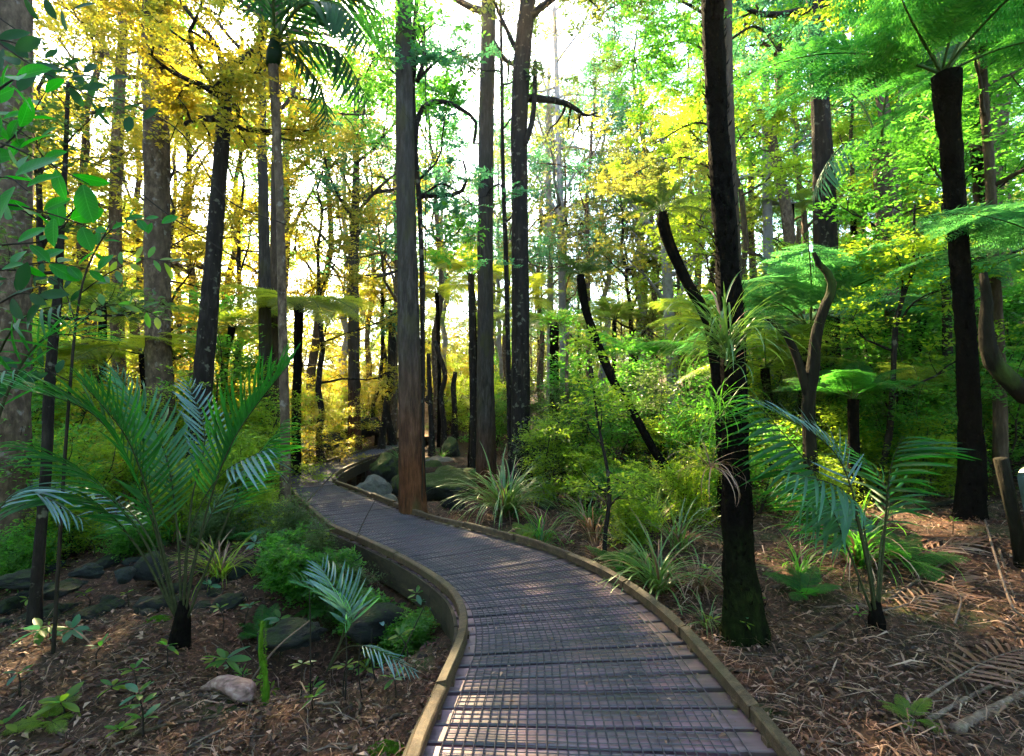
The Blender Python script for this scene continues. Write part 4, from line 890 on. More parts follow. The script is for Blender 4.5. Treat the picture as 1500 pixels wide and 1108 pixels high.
# cabbage-like palms half hidden in the yellow wood
for (u, v, Y, foot, lab) in ((574, 470, 17, (560, 640), 'cabbage tree with drooping strappy head just left of the kerbside trunk'), (1140, 395, 13, (1136, 640), 'cabbage tree with blue green strappy head above the arching fronds')):
    path, rd = px_path([(foot[0], foot[1], 10), ((foot[0]+u)/2+4, (foot[1]+v)/2, 9), (u, v, 10)], Y); o = path[0].copy(); o[2] = h1(o[0], o[1])
    t_ = thing('cabbage_tree', lab, 'tree', o); V, Q, T = tube(path-o, rd, 8, .1, r); link('trunk', mesh('trunk', V, Q, T, 'bark_dark', True), t_)
    mb = MB(); e = path[-1]-o
    for i in range(110):
        a = r.rand()*6.283; el = r.rand()*1.6-.5; d = np.array([math.cos(a)*math.cos(el), math.sin(a)*math.cos(el), math.sin(el)]); L_ = .8+.4*r.rand()
        s = np.linspace(0, 1, 6)[:, None]; c_ = e+d*L_*s+np.array([0, 0, -.45])*L_*s**2; sd_ = norm(np.cross(d, [0, 0, 1]))*.025*np.sin(np.pi*(s*.8+.2))
        V = np.concatenate([c_-sd_, c_+sd_]); q = np.arange(5); mb.add(V, np.stack([q, q+1, q+7, q+6], 1), var=r.rand())
    link('leaves', mb.build('leaves', 'leaf_blue'), t_, kind='stuff')

# ------------------------------------------------------------------ sedges and strap-leaved clumps
def blade_mesh(mat, bend, w):
    n = 9; t = np.linspace(0, 1, n); ang = .2+bend*t**1.4; dy = np.sin(ang); dz = np.cos(ang)
    y = np.concatenate([[0], np.cumsum((dy[1:]+dy[:-1])/2)])/(n-1); z = np.concatenate([[0], np.cumsum((dz[1:]+dz[:-1])/2)])/(n-1); hw = w/2*(1-t**3)*(.5+.5*np.minimum(1, t*4))
    nx = np.zeros(n); V = np.concatenate([np.c_[-hw, y-hw*.3*dz, z+hw*.3*dy], np.c_[nx, y, z], np.c_[hw, y-hw*.3*dz, z+hw*.3*dy]]); i = np.arange(n-1)
    return mesh('blade', V, np.concatenate([np.stack([i, n+i, n+i+1, i+1], 1), np.stack([n+i, 2*n+i, 2*n+i+1, n+i+1], 1)]), None, mat, True, np.tile(.2+.6*t, 3))
BL = {m: [blade_mesh(m, b, .022) for b in (.9, 1.7, 2.4)] for m in ('leaf_sedge', 'leaf_dead', 'leaf_lime', 'leaf_nikau', 'leaf_green')}
def tuft(label, p, n, L, mat, seed, spread=.9, dead=.15, split=True, group=None, name='sedge', cat='sedge', w=1.0, root=None):
    r = np.random.RandomState(seed); new = root is None
    if new: root = thing(name, label, cat, p, group)
    mb = {}
    for i in range(n):
        az = r.rand()*6.283; tilt = spread*r.rand()**.7*.9; m = 'leaf_dead' if r.rand() < dead else mat; ll = L*(.6+.5*r.rand())
        M = Matrix.Translation((r.randn()*.04*L, r.randn()*.04*L, -.02+(r.randn()*.11*L if name == 'perching_lily' else 0))) @ Matrix.Rotation(az, 4, 'Z') @ Matrix.Rotation(-tilt*.75+.1, 4, 'X') @ Matrix.Diagonal((ll*w, ll, ll, 1))
        me = BL[m][r.randint(3)]
        if split: link('leaf_blade', me, root, M)
        else:
            V = np.array([v.co[:] for v in me.vertices]); A = np.array(M); mb.setdefault(m, MB()).add(V@A[:3, :3].T+A[:3, 3], [tuple(pp.vertices) for pp in me.polygons], var=np.clip(np.tile(.2+.6*np.linspace(0, 1, 9), 3)+.25*r.randn(), 0, 1))
    for m, b in mb.items(): link('leaf_blades', b.build('leaf_blades', m, True), root, kind='stuff')
    return root
def gp(u, v, z=-.1):
    q = G(u, v, z); q[2] = h1(q[0], q[1]); return q
def gY(u, Y):
    x = (u-750)/FPX*Y; return np.array([x, Y, h1(x, Y)])
tuft('tall arching sedge clump in front of the lichen spotted trunk', gY(738, 7.6), 190, 1.32, 'leaf_sedge', 1, spread=1.1, w=.9, dead=.06)
tuft('strappy green clump beside the kerb before the black trunk', gp(965, 862, -.1), 100, .92, 'leaf_sedge', 2, spread=1.2)
tuft('fine bright sedge between the tall sedge and the wiry sapling', gY(858, 7.0), 80, .75, 'leaf_sedge', 3)
tuft('upright lime sedge behind the strappy kerbside clump', gY(955, 6.4), 70, .75, 'leaf_lime', 4, spread=.6)
tuft('small sedge at the foot of the black tree fern trunk', gp(1035, 905, -.05), 45, .34, 'leaf_sedge', 5, spread=1.2)
tuft('low sedge right of the black tree fern foot', gY(1165, 4.6), 70, .5, 'leaf_green', 6, spread=1.1)
tuft('sedge by the boardwalk bend in front of the paired trunks', gY(415, 6.6), 60, .6, 'leaf_lime', 7)
tuft('dark sedge behind the middle straight trunk', gY(778, 10.6), 60, .8, 'leaf_green', 8, split=False)
tuft('long leaved clump in the shade of the right palm', gY(1250, 4.7), 110, .95, 'leaf_green', 9, spread=1.0, split=False)
tuft('pale bladed clump behind the stems of the left palm', gY(330, 5.2), 90, .7, 'leaf_lime', 10, split=False)
tuft('brown withered strap clump beside the kerb', gY(800, 6.4), 70, .5, 'leaf_dead', 11, dead=.9, spread=1.2, split=False)
tuft('second brown withered clump nearer the kerb', gY(872, 5.7), 60, .42, 'leaf_dead', 12, dead=.9, spread=1.3, split=False)
tuft('withered clump left of the black trunk', gY(1020, 4.4), 80, .5, 'leaf_dead', 13, dead=1, spread=.8, split=False)
# perching clump on the big black trunk
pe = tuft('perching strap leaved clump growing on the big black trunk', P(1066, 505, 3.30), 130, .66, 'leaf_sedge', 14, spread=1.7, dead=.03, name='perching_lily', cat='epiphyte', w=1.1)
pe2 = tuft('lower perching clump with drooping blades on the big black trunk', P(1050, 600, 3.36), 70, .5, 'leaf_green', 15, spread=2.4, name='perching_lily', cat='epiphyte', dead=.02)
hs = tuft('brown dead skirt hanging left of the big black trunk', P(1040, 680, 3.42), 34, .40, 'leaf_dead', 16, spread=2.4, dead=1, split=False, name='dead_skirt', cat='dead leaves')
tuft('perching tuft high on the pale forked tree', P(822, 232, 24), 50, .9, 'leaf_lime', 17, spread=1.3, split=False, name='perching_lily', cat='epiphyte')
for i in range(95):
    for _ in range(20):
        Y = 5+11*rng.rand(); u = rng.rand()*1500; q = gY(u, Y)
        if np.min(np.hypot(BC[:, 0]-q[0], BC[:, 1]-q[1])) > 1.1 and chan_d(q[0], q[1]) > 1.6 and not (600 < u < 712 and Y < 14) and not (q[0] > 2 and Y < 6.5): break
    m = ('leaf_sedge', 'leaf_lime', 'leaf_green', 'leaf_dead', 'leaf_nikau')[i % 5]
    sz_ = .5+.5*rng.rand()
    tuft(where_label(('sedge tuft', 'lime sedge tuft', 'green sedge tuft', 'withered sedge tuft', 'dark green sedge tuft')[i % 5], q, sz_+.1), q, 42, sz_, m, 100+i, split=False, group='sedge tufts in the undergrowth')

# ------------------------------------------------------------------ shrubs and undergrowth
def shrub_proto(name, label, seed, H, nst, nleaf, ls, mat, spread=.5, flat=.3, crad=.3, barkm='twig', cat='shrub', sub=5):
    r = np.random.RandomState(seed); root = thing(name, label, cat, (0, 0, -50)); tips = []; mb = MB()
    for i in range(nst):
        a = r.rand()*6.283; ln = spread*r.rand(); path = wander(r, H*(.6+.5*r.rand()), 10, (math.cos(a)*ln, math.sin(a)*ln), .25); rd = np.linspace(.012+.007*H, .004, 10)
        V, Q, T = tube(path, rd, 5); mb.add(V, Q, T); limbs(r, path, rd, .25, 1, 5, H*.38, .35, tips, mb, sub, sd=4)
    link('stems', mb.build('stems', barkm, True), root)
    c = np.array([t[0] for t in tips]); d = np.array([t[1] for t in tips])
    V, Q, var = leaf_cluster(r, c, d, nleaf, crad, flat, ls); link('foliage', mesh('foliage', V, Q, None, mat, False, var), root)
    return root
def bin_copy(protos, spots, labels, group):
    used = set(); base = labels; seen = {}
    full = {}
    for (pi, p, rz, sc, li) in spots:
        L_ = where_label(base[li][0], p, sc, base[li][1]); full.setdefault(len(full), (L_, base[li][1]))
    spots = [(pi, p, rz, sc, k) for k, (pi, p, rz, sc, li) in enumerate(spots)]; labels = full
    for (pi, p, rz, sc, li) in spots:
        pr = protos[pi]
        if pi not in used: used.add(pi); pr.location = Vector([float(t) for t in p]); pr.rotation_euler[2] = rz; pr.scale = (sc,)*3; pr['label'] = labels[li][0]; pr['group'] = labels[li][1]
        else: copy_thing(pr, p, rz, sc, labels[li][0], labels[li][1])
sh_l = [shrub_proto('shrub', 'x', 1, 1.9, 4, 26, .062, 'leaf_lime'), shrub_proto('shrub', 'x', 2, 2.8, 4, 26, .070, 'leaf_lime', flat=.22), shrub_proto('shrub', 'x', 3, 1.2, 5, 26, .055, 'leaf_lime')]
sh_g = [shrub_proto('shrub', 'x', 4, 1.8, 4, 26, .065, 'leaf_green'), shrub_proto('shrub', 'x', 5, 2.6, 5, 26, .075, 'leaf_green'), shrub_proto('shrub', 'x', 6, .9, 6, 24, .05, 'leaf_green')]
sh_o = [shrub_proto('shrub', 'x', 7, 2.4, 4, 28, .065, 'leaf_gold', flat=.22), shrub_proto('shrub', 'x', 8, 3.4, 4, 30, .075, 'leaf_gold', flat=.25)]
sh_d = [shrub_proto('shrub', 'x', 9, 1.0, 6, 30, .05, 'leaf_dark'), shrub_proto('shrub', 'x', 10, 2.2, 4, 26, .06, 'leaf_dark')]
sh_b = [shrub_proto('shrub', 'x', 31, .75, 6, 12, .085, 'leaf_green', crad=.16, spread=.8), shrub_proto('shrub', 'x', 32, .7, 6, 12, .075, 'leaf_lime', crad=.16, spread=.8)]
PR_ = sh_l+sh_g+sh_o+sh_d+sh_b
LBL = [('lime leaved bush', 'lime bushes in the undergrowth'), ('mid green bush', 'green bushes in the undergrowth'),
       ('sun-glow coloured bush', 'sun-glow coloured bushes'), ('dark leaved bush', 'dark bushes in the shade'), ('low leafy bush left of the kerb', 'low bushes beside the left kerb')]
spots = []
# the ones that matter, by hand: (proto, u, Y, scale)
for (pi, u, Y, sc) in [(3, 905, 6.9, .42), (0, 950, 7.6, .42), (2, 915, 6.0, .5), (1, 985, 8.6, .6), (2, 1000, 6.8, .7), (3, 880, 9.2, .9), (4, 930, 10.5, 1), (9, 830, 9.4, .6), (3, 800, 11.5, .8), (2, 865, 8.2, .7),
        (3, 1320, 6.8, .75), (4, 1380, 7.6, .7), (2, 1250, 6.9, .8), (0, 1180, 7.5, .7), (2, 1350, 6.3, .7), (9, 1130, 9, .8), (3, 1460, 6.9, .9), (4, 1500, 8, 1), (2, 1210, 6.0, .5), (3, 1100, 6.6, .6), (0, 1440, 7.4, .8),
        (10, 545, 4.62, .50), (10, 500, 4.95, .5), (8, 462, 5.3, .4), (10, 590, 4.25, .36), (8, 425, 5.9, .5), (2, 395, 6.8, .45), (8, 520, 4.8, .4), (10, 470, 4.9, .5), (11, 568, 4.4, .36), (10, 440, 4.9, .55), (10, 420, 5.4, .5), (10, 610, 4.0, .3), (6, 640, 23, .9), (7, 668, 25, .8), (1, 655, 21, .7), (7, 625, 26, .9), (0, 690, 19, .9), (6, 700, 24, 1), (6, 535, 22, 1), (7, 500, 20, 1), (1, 480, 17, .9), (7, 610, 30, 1.1), (7, 650, 31, 1.1), (6, 560, 27, 1.1), (1, 690, 27, 1.1),
        (0, 210, 7.6, .75), (1, 250, 8.4, .8), (0, 330, 8.0, .7), (7, 180, 10, .8), (6, 270, 11, .9), (6, 345, 11.5, .9), (7, 460, 13, .8), (6, 90, 10.5, .8), (2, 360, 7.4, .9), (0, 150, 6.8, .8), (3, 60, 6.2, .8), (4, 20, 7.4, .9), (2, 290, 6.6, .7), (2, 110, 6.0, .6), (1, 400, 9.6, .8), (0, 455, 11.5, .8), (5, 30, 5.4, .6), (5, 200, 5.9, .5), (8, 330, 6.2, .5)]:
    q = gY(u, Y); spots.append((pi, q, rng.rand()*6.28, sc, 0 if pi < 3 else 1 if pi < 6 else 3 if pi < 10 else 4))
for i in range(150):
    for _ in range(30):
        Y = 8+26*rng.rand()**1.2; u = -80+rng.rand()*1660; q = gY(u, Y)
        if np.min(np.hypot(BC[:, 0]-q[0], BC[:, 1]-q[1])) < 1.3: continue
        if chan_d(q[0], q[1]) < 1.5: continue
        if 560 < u < 800 and Y < (20 if u < 700 else 13): continue
        if abs(u-590) < 45 and Y > 15: continue
        break
    if u < 700 and Y > 11: pi = (6, 7, 0, 1, 1)[rng.randint(5)]
    elif u > 1050: pi = (3, 4, 0, 1, 4)[rng.randint(5)]
    else: pi = (0, 1, 3, 4, 9)[rng.randint(5)]
    spots.append((pi, q, rng.rand()*6.28, .75+.5*rng.rand(), 0 if pi < 3 else 1 if pi < 6 else 2 if pi < 8 else 3))
r5 = np.random.RandomState(55)
for i in range(60):
    u = -60-420*r5.rand() if i % 3 else 1580+350*r5.rand(); q = gY(u, 6.5+16*r5.rand()); spots.append(((0, 3, 9, 1)[i % 4], q, r5.rand()*6, .8+.4*r5.rand(), (0, 1, 3, 0)[i % 4]))
bin_copy(PR_, spots, LBL, None)

# ------------------------------------------------------------------ background trees
def tree_proto(label, seed, H, r0, n, L, h0, up, nleaf, crad, ls, leafm, barkm, flat=.35, keep=1, sub=6, lean=(0, 0)):
    r = np.random.RandomState(seed); root = thing('woodland_tree', label, 'tree', (0, 0, -80)); path = wander(r, H, 16, lean, .12); rd = taper(path, r0, r0*.25)
    tree_parts(root, r, path, rd, barkm, leafm, n=n, L=L, h0=h0, up=up, nleaf=nleaf, crad=crad, lsize=ls, flat=flat, keep=keep, sub=sub, sides=8)
    return root
TP = [tree_proto('x', 21, 15, .20, 13, 4.2, .40, .6, 64, .70, .13, 'leaf_gold', 'bark_brown'), tree_proto('x', 22, 11, .13, 11, 3.0, .28, .6, 64, .58, .12, 'leaf_gold', 'bark_dark'),
      tree_proto('x', 23, 17, .24, 13, 4.5, .45, .5, 66, .75, .14, 'leaf_green', 'bark_grey'), tree_proto('x', 24, 11, .14, 12, 3.2, .25, .5, 66, .62, .12, 'leaf_lime', 'bark_brown'),
      tree_proto('x', 25, 16, .2, 14, 4.6, .35, .75, 34, .6, .14, 'leaf_olive', 'bark_pale', keep=.7), tree_proto('x', 26, 8, .09, 12, 2.6, .15, .45, 66, .56, .11, 'leaf_green', 'bark_dark'),
      tree_proto('x', 28, 17, .16, 15, 3.6, .3, .6, 56, .62, .13, 'leaf_blue', 'bark_grey', keep=.85), tree_proto('x', 27, 13, .16, 12, 3.6, .3, .6, 62, .68, .13, 'leaf_olive', 'bark_dark')]
TL = [('sun-glow coloured tree', 'sun-glow coloured trees in the left woodland'), ('slim sun-glow coloured tree', 'slim sun-glow coloured trees in the left woodland'),
      ('high green crowned tree', 'tall green trees behind'), ('lime leaved tree', 'lime trees in the background'),
      ('pale sparse leaved tree', 'pale sparse trees against the sky'), ('low bushy green tree', 'low green trees on the slope'), ('tall blue green leaved tree', 'tall blue green trees'), ('olive leaved tree', 'olive trees in the background')]
bs = []; taken = []
def try_tree(pi, u, Y, sc):
    q = gY(u, Y)
    for t in taken:
        if math.hypot(t[0]-q[0], t[1]-q[1]) < 1.6: return
    taken.append(q); bs.append((pi, q, rng.rand()*6.28, sc, pi))
for (pi, u, Y, sc) in [(0, 130, 15, 1), (1, 60, 12, 1), (0, 290, 18, 1), (1, 350, 15, .9), (0, 450, 20, 1), (1, 470, 14.5, .8), (0, 200, 20, 1.05), (1, 560, 24, 1), (4, 650, 27, .9), (4, 880, 25, 1), (4, 760, 30, 1), (4, 940, 22, .9),
        (7, 1040, 20, 1), (2, 1160, 15, 1), (3, 1080, 14, 1), (2, 1330, 13, 1), (5, 1420, 10, 1), (5, 1300, 11, 1), (2, 1480, 12, 1), (3, 1240, 16, 1), (5, 1500, 9, .9), (5, 1370, 14, 1.1), (3, 1010, 17, .9), (7, 930, 18, .75), (2, 1400, 18, 1), (4, 500, 22, 1), (6, 575, 19, 1), (6, 640, 21, 1), (6, 740, 24, .95), (6, 860, 21, .95), (6, 790, 27, 1), (6, 905, 25, 1), (6, 675, 27, 1), (6, 830, 32, 1.1), (6, 720, 36, 1.2), (6, 640, 33, 1.1), (2, 950, 26, 1), (2, 1100, 22, 1), (0, 600, 30, 1), (6, 960, 20, 1), (6, 540, 26, 1), (6, 1020, 24, 1), (7, 700, 33, 1), (6, 1180, 20, 1), (6, 1290, 18, 1), (1, 20, 17, 1), (0, 60, 22, 1), (1, 250, 13, .8)]:
    try_tree(pi, u, Y, sc)
for i in range(165):
    Y = 17+38*rng.rand(); u = -150+rng.rand()*1800
    if u < 640: pi = (0, 1, 3, 2, 3)[rng.randint(5)]
    elif u < 980: pi = (4, 7, 6, 6)[rng.randint(4)]; Y = max(Y, 26)
    else: pi = (2, 2, 5, 7, 5)[rng.randint(5)]
    if 380 < u < 530 and Y > 22 and rng.rand() < .5: continue
    if abs(u-588) < 40 and Y < 40: continue
    try_tree(pi, u, Y, (.75+.4*rng.rand())*(.85 if 640 < u < 980 else 1))
for i in range(44):
    u = -90-480*r5.rand() if i % 3 else 1600+400*r5.rand()
    try_tree((3, 2, 6, 0, 5)[i % 5], u, 8+28*r5.rand(), .9+.2*r5.rand())
bin_copy(TP, bs, TL, None)
# far wood that reads as one mass
def far_wood():
    mb = MB(); n = 1500; a = rng.uniform(-1.25, 1.25, n); a = np.where((a > -.62) & (a < -.2) & (rng.rand(n) < .6), a+.9, a); d = rng.uniform(48, 95, n); x, y = np.sin(a)*d, np.cos(a)*d; z = hgt(x, y)
    H = 3+4.5*vn(x*.1, y*.1)+2*rng.rand(n)
    c = []; 
    for i in range(n):
        m = 9; c.append(np.stack([x[i]+rng.randn(m)*1.5, y[i]+rng.randn(m)*1.5, z[i]+H[i]*rng.rand(m)**.7], 1))
    c = np.concatenate(c); V, Q, var = leaf_cluster(rng, c, np.zeros_like(c), 14, 1.3, .6, .5)
    link('far_wood', mesh('far_wood', V, Q, None, 'leaf_olive', False, var), kind='stuff')
far_wood()
# ------------------------------------------------------------------ near leafy branches, upper left
def oval_leaf(name, mat, w=.5, cup=.06):
    n = 7; t = np.linspace(0, 1, n); hw = w/2*np.sin(np.pi*(t*.94+.03))**.75; hw[-1] = .004; z = -.16*t**2
    V = np.concatenate([np.c_[-hw, t, z+cup*hw*3], np.c_[-hw*.5, t, z+cup*hw], np.c_[0*hw, t, z], np.c_[hw*.5, t, z+cup*hw], np.c_[hw, t, z+cup*hw*3]]); i = np.arange(n-1)
    Q = np.concatenate([np.stack([k*n+i, (k+1)*n+i, (k+1)*n+i+1, k*n+i+1], 1) for k in range(4)])
    return mesh(name, V, Q, None, mat, True, np.tile(.3+.4*t, 5))
OV = {'b': [oval_leaf('leaf', 'leaf_broad', .55), oval_leaf('leaf', 'leaf_broad', .42, .12)], 'd': [oval_leaf('leaf', 'leaf_palm_dark', .48), oval_leaf('leaf', 'leaf_palm_dark', .4)],
      'l': [oval_leaf('leaf', 'leaf_lime', .40), oval_leaf('leaf', 'leaf_green', .36)], 's': [oval_leaf('leaf', 'leaf_silver', .4), oval_leaf('leaf', 'leaf_blue', .4)], 't': [oval_leaf('leaf', 'leaf_green', .36), oval_leaf('leaf', 'leaf_blue', .4)]}
def leafy_branch(root, o, pts, w, leaves_, key, r, step=None):
    path = spline([P(*q)-o for q in pts], 20); V, Q, T = tube(path, np.linspace(w, w*.3, 20), 5); br = link('branch', mesh('branch', V, Q, T, 'twig', True), root)
    n, L = leaves_; tn = norm(np.gradient(path, axis=0))
    for i in range(n):
        f = .12+.88*(i+.5)/n; q = f*19; a = int(min(q, 18)); p = path[a]+(path[a+1]-path[a])*(q-a)
        s = (-1) ** i; sd_ = norm(np.cross(tn[a], [0, -1, .3]))*s
        d = norm(tn[a]*.55+sd_*.8+r.randn(3)*.35); up = norm(np.array([0, -.75, .5])+r.randn(3)*.45)
        ll = L*(.7+.5*r.rand()); p0 = p+d*ll*.12
        link('leaf', OV[key][r.randint(2)], br, mat4(p0, d, up, (ll, ll, ll)))
r = np.random.RandomState(8)
o = P(-190, 640, 1.9); o[2] = h1(o[0], o[1]); nb = thing('broadleaf_shrub', 'large oval bright green leaves close to the lens, upper left', 'shrub', o)
V, Q, T = tube(spline([np.array([0, 0, -.2]), P(-180, 500, 1.9)-o, P(-120, 300, 1.9)-o, P(-60, 120, 1.9)-o], 20), np.linspace(.03, .012, 20), 8); link('stem', mesh('stem', V, Q, T, 'twig', True), nb)
for pts, n, L, key in [([(-100, 260, 1.9), (-20, 210, 1.8), (50, 230, 1.75), (130, 270, 1.7)], 11, .115, 'b'), ([(-120, 330, 1.9), (-20, 300, 1.8), (60, 310, 1.8), (150, 340, 1.75)], 12, .10, 'b'),
        ([(-100, 240, 1.9), (-30, 160, 1.5), (0, 130, 1.3), (30, 110, 1.2)], 11, .075, 'b'), ([(-120, 300, 1.9), (-30, 240, 1.9), (30, 190, 2.0), (70, 130, 2.1)], 9, .11, 'b'),
        ([(-100, 380, 2.0), (0, 360, 2.0), (70, 350, 2.0), (120, 300, 2.0)], 10, .095, 'b'), ([(-120, 420, 2.0), (-20, 400, 2.1), (70, 385, 2.2), (150, 400, 2.3)], 14, .11, 'b'), ([(-120, 200, 2.0), (-40, 170, 2.0), (10, 180, 2.0), (60, 215, 2.0)], 10, .12, 'b'), ([(-100, 300, 1.7), (-40, 270, 1.6), (10, 260, 1.5), (40, 280, 1.45)], 8, .12, 'b'), ([(-100, 440, 1.9), (-20, 450, 1.9), (30, 430, 1.9), (70, 440, 1.9)], 9, .11, 'd')]:
    leafy_branch(nb, o, pts, .006, (n, L), key, r)
o = P(-260, 640, 2.7); o[2] = h1(o[0], o[1]); nb2 = thing('broadleaf_shrub', 'dark leafy twig crossing in front of the rough trunk, upper left', 'shrub', o)
V, Q, T = tube(spline([np.array([0, 0, -.2]), P(-240, 400, 2.7)-o, P(-150, 100, 2.7)-o, P(-60, 20, 2.6)-o], 20), np.linspace(.035, .012, 20), 8); link('stem', mesh('stem', V, Q, T, 'twig', True), nb2)
for pts, n, L, key in [([(-60, 20, 2.6), (30, 85, 2.6), (110, 130, 2.6), (215, 180, 2.6)], 18, .13, 'd'), ([(-90, 60, 2.6), (10, 60, 2.8), (80, 95, 2.8), (160, 120, 2.8)], 14, .12, 'd'), ([(-60, 20, 2.6), (0, -10, 2.8), (60, -5, 2.8), (110, 20, 2.8)], 10, .12, 'd')]:
    leafy_branch(nb2, o, pts, .006, (n, L), key, r)
o = gY(95, 3.6); nb3 = thing('leafy_sapling', 'sapling with lime green sprays between the two left trunks', 'sapling', o)
V, Q, T = tube(spline([np.array([0, 0, -.1]), P(100, 600, 3.7)-o, P(120, 420, 3.7)-o, P(160, 330, 3.7)-o], 20), np.linspace(.014, .004, 20), 6); link('stem', mesh('stem', V, Q, T, 'twig', True), nb3)
for pts, n, L, key in [([(118, 430, 3.7), (160, 400, 3.6), (210, 380, 3.5), (250, 385, 3.5)], 14, .12, 'l'), ([(110, 480, 3.7), (150, 450, 3.7), (200, 450, 3.8), (240, 470, 3.8)], 14, .11, 'l'), ([(110, 470, 3.7), (90, 420, 3.7), (50, 400, 3.7), (10, 410, 3.7)], 13, .12, 'd'),
        ([(130, 390, 3.7), (150, 350, 3.7), (190, 320, 3.8), (240, 330, 3.8)], 12, .11, 'b'), ([(104, 560, 3.7), (60, 540, 3.6), (20, 545, 3.6), (-20, 570, 3.6)], 12, .13, 'd')]:
    leafy_branch(nb3, o, pts, .005, (n, L), key, r)
# lianas
for lab, pts, Y, w in [('thin dark vine slanting down across the left trunks', [(-10, 20), (60, 70), (140, 130), (260, 190), (330, 290), (420, 330)], 3.6, .005),
        ('second thin vine slanting from the left edge to the leaning trunk', [(100, 230), (160, 250), (240, 310), (300, 350), (380, 400)], 4.4, .006),
        ('long vine hanging beside the kerbside trunk', [(621, -30), (624, 200), (622, 450), (618, 740)], 7.2, .008)]:
    pp = spline([P(u, v, Y) for u, v in pts], 40); V, Q, T = tube(pp, w, 5); link('vine', mesh('vine', V, Q, T, 'twig', True), label=lab, cat='vine')

# ------------------------------------------------------------------ seedlings
def seedling(label, u, v, z, h, n, L, key, seed, whorls=1, name='seedling', group=None, flat=.3, ymul=None):
    r = np.random.RandomState(seed); o = gp(u, v, z); root = thing(name, label, 'seedling', o, group)
    path = spline([(0, 0, -.06), (.02*r.randn(), 0, h*.5), (.03*r.randn(), .02*r.randn(), h)], 8); V, Q, T = tube(path, np.linspace(.006, .003, 8), 5); link('stem', mesh('stem', V, Q, T, 'twig', True), root)
    for k in range(whorls):
        c = path[-1] if k == 0 else path[7-2*k]
        for i in range(n):
            a = i*6.283/n+r.rand()*.6+k; el = flat+.3*r.randn(); d = np.array([math.cos(a)*math.cos(el), math.sin(a)*math.cos(el), math.sin(el)]); ll = L*(.75+.4*r.rand())
            link('leaf', OV[key][r.randint(2)], root, mat4(c+d*.012, d, np.array([0, 0, 1.])+r.randn(3)*.2, (ll, ll, ll)))
    return root
seedling('seedling with whorl of blue green oval leaves by the pink log stub', 335, 985, -.2, .26, 8, .15, 't', 1, whorls=1)
seedling('seedling with silvery green oval leaves at the bottom left', 210, 1090, -.2, .26, 5, .09, 't', 2, whorls=3)
seedling('seedling with broad leaves above the moss covered stub', 408, 915, -.3, .36, 6, .14, 't', 3)
seedling('pale leaved seedling in front of the boardwalk bend, left', 372, 830, -.2, .26, 8, .13, 's', 4)
seedling('seedling with bright leaves over the dark hollow', 470, 850, -.3, .4, 6, .13, 'l', 5, whorls=2)
seedling('thin seedling with pale leaf pair in the dark hollow', 552, 940, -.4, .42, 4, .11, 's', 6)
seedling('seedling with light leaves against the inner curve of the kerb', 612, 905, -.3, .26, 5, .10, 't', 7, whorls=2)
seedling('low flat leaved plant at the foot of the thin left trunk', 60, 925, -.2, .10, 10, .16, 't', 8, whorls=1, flat=.1)
seedling('low leafy plant beside the one under the thin left trunk', 110, 935, -.2, .10, 9, .13, 't', 9, flat=.1)
seedling('small lime plant on the litter, bottom left', 175, 1075, -.15, .07, 8, .07, 'l', 10, flat=.2)
seedling('small bright plant touching the bottom left corner', 12, 1065, -.15, .07, 7, .09, 'l', 11, flat=.2)
seedling('lime plant between the corner plant and the silvery seedling', 92, 1040, -.15, .08, 9, .10, 'l', 12, flat=.2)
seedling('small lime seedling beside the right kerb and pale stone', 650, 735, -.7, .3, 6, .12, 'l', 13)
for i in range(60):
    for _ in range(20):
        u, v = rng.rand()*1500, 760+rng.rand()*260; q = gp(u, v)
        if np.min(np.hypot(BC[:, 0]-q[0], BC[:, 1]-q[1])) > 1.0 and not (u > 1130 and v > 860 and rng.rand() < .85): break
    seedling(where_label('little seedling', gp(u, v), .9), u, v, -.1, .08+.15*rng.rand(), 6, .05+.04*rng.rand(), ('l', 't', 'l')[i % 3], 50+i, group='little seedlings in the litter')
# leafless wiry twigs standing in the hollow
for i, (u, v, u2, v2) in enumerate([(505, 1040, 495, 870), (533, 1030, 528, 930), (552, 1000, 545, 920), (570, 960, 640, 850), (455, 1020, 452, 840)]):
    a = gp(u, v, -.25); b = P(u2, v2, a[1]+.05); pp = spline([a-np.array([0, 0, .06]), (a+b)/2+rng.randn(3)*.03, b], 10); V, Q, T = tube(pp, np.linspace(.006, .002, 10), 5)
    link('twig', mesh('twig', V, Q, T, 'twig', True), label='thin bare upright twig in the dark hollow beside the left kerb' if i < 5 else 'thin bare twig leaning toward the far boardwalk bend', cat='twig', group='bare twigs left of the boardwalk')

# ------------------------------------------------------------------ logs, sticks, stump
def stick(label, pts, w, mat, seed=1, name='fallen_stick', cat='stick', taperf=.5, rough=.2, sides=8):
    r = np.random.RandomState(seed); wp = []
    for (u, v, z) in pts:
        q = G(u, v, 0 if z is None else z)
        if z is None: q = G(u, v, -.1); q[2] = h1(q[0], q[1])+w*.7
        wp.append(q)
    pp = spline(wp, 16); V, Q, T = tube(pp, np.linspace(w, w*taperf, 16), sides, rough, r); return link(name, mesh(name, V, Q, T, mat, True), label=label, cat=cat)
o = gp(352, 1000, -.12)
r = np.random.RandomState(77)
pth = spline([(-.30, .12, -.02), (-.16, .07, .05), (0, 0, .045), (.10, -.03, .02)], 16)
V, Q, T = tube(pth, .86*np.array([.03, .03, .035, .04, .045, .05, .055, .06, .065, .07, .074, .078, .078, .07, .05, .02]), 16, .16, r)
t_ = NT('log_pink'); n_ = t_.noise(2, 5, t_.mapped((6, 14, 14))); t_.surf(t_.pbr(t_.ramp(n_, [(.3, (.05, .022, .018)), (.5, (.20, .10, .09)), (.7, (.38, .24, .23))]), .7, .3, n_, .6, .01))
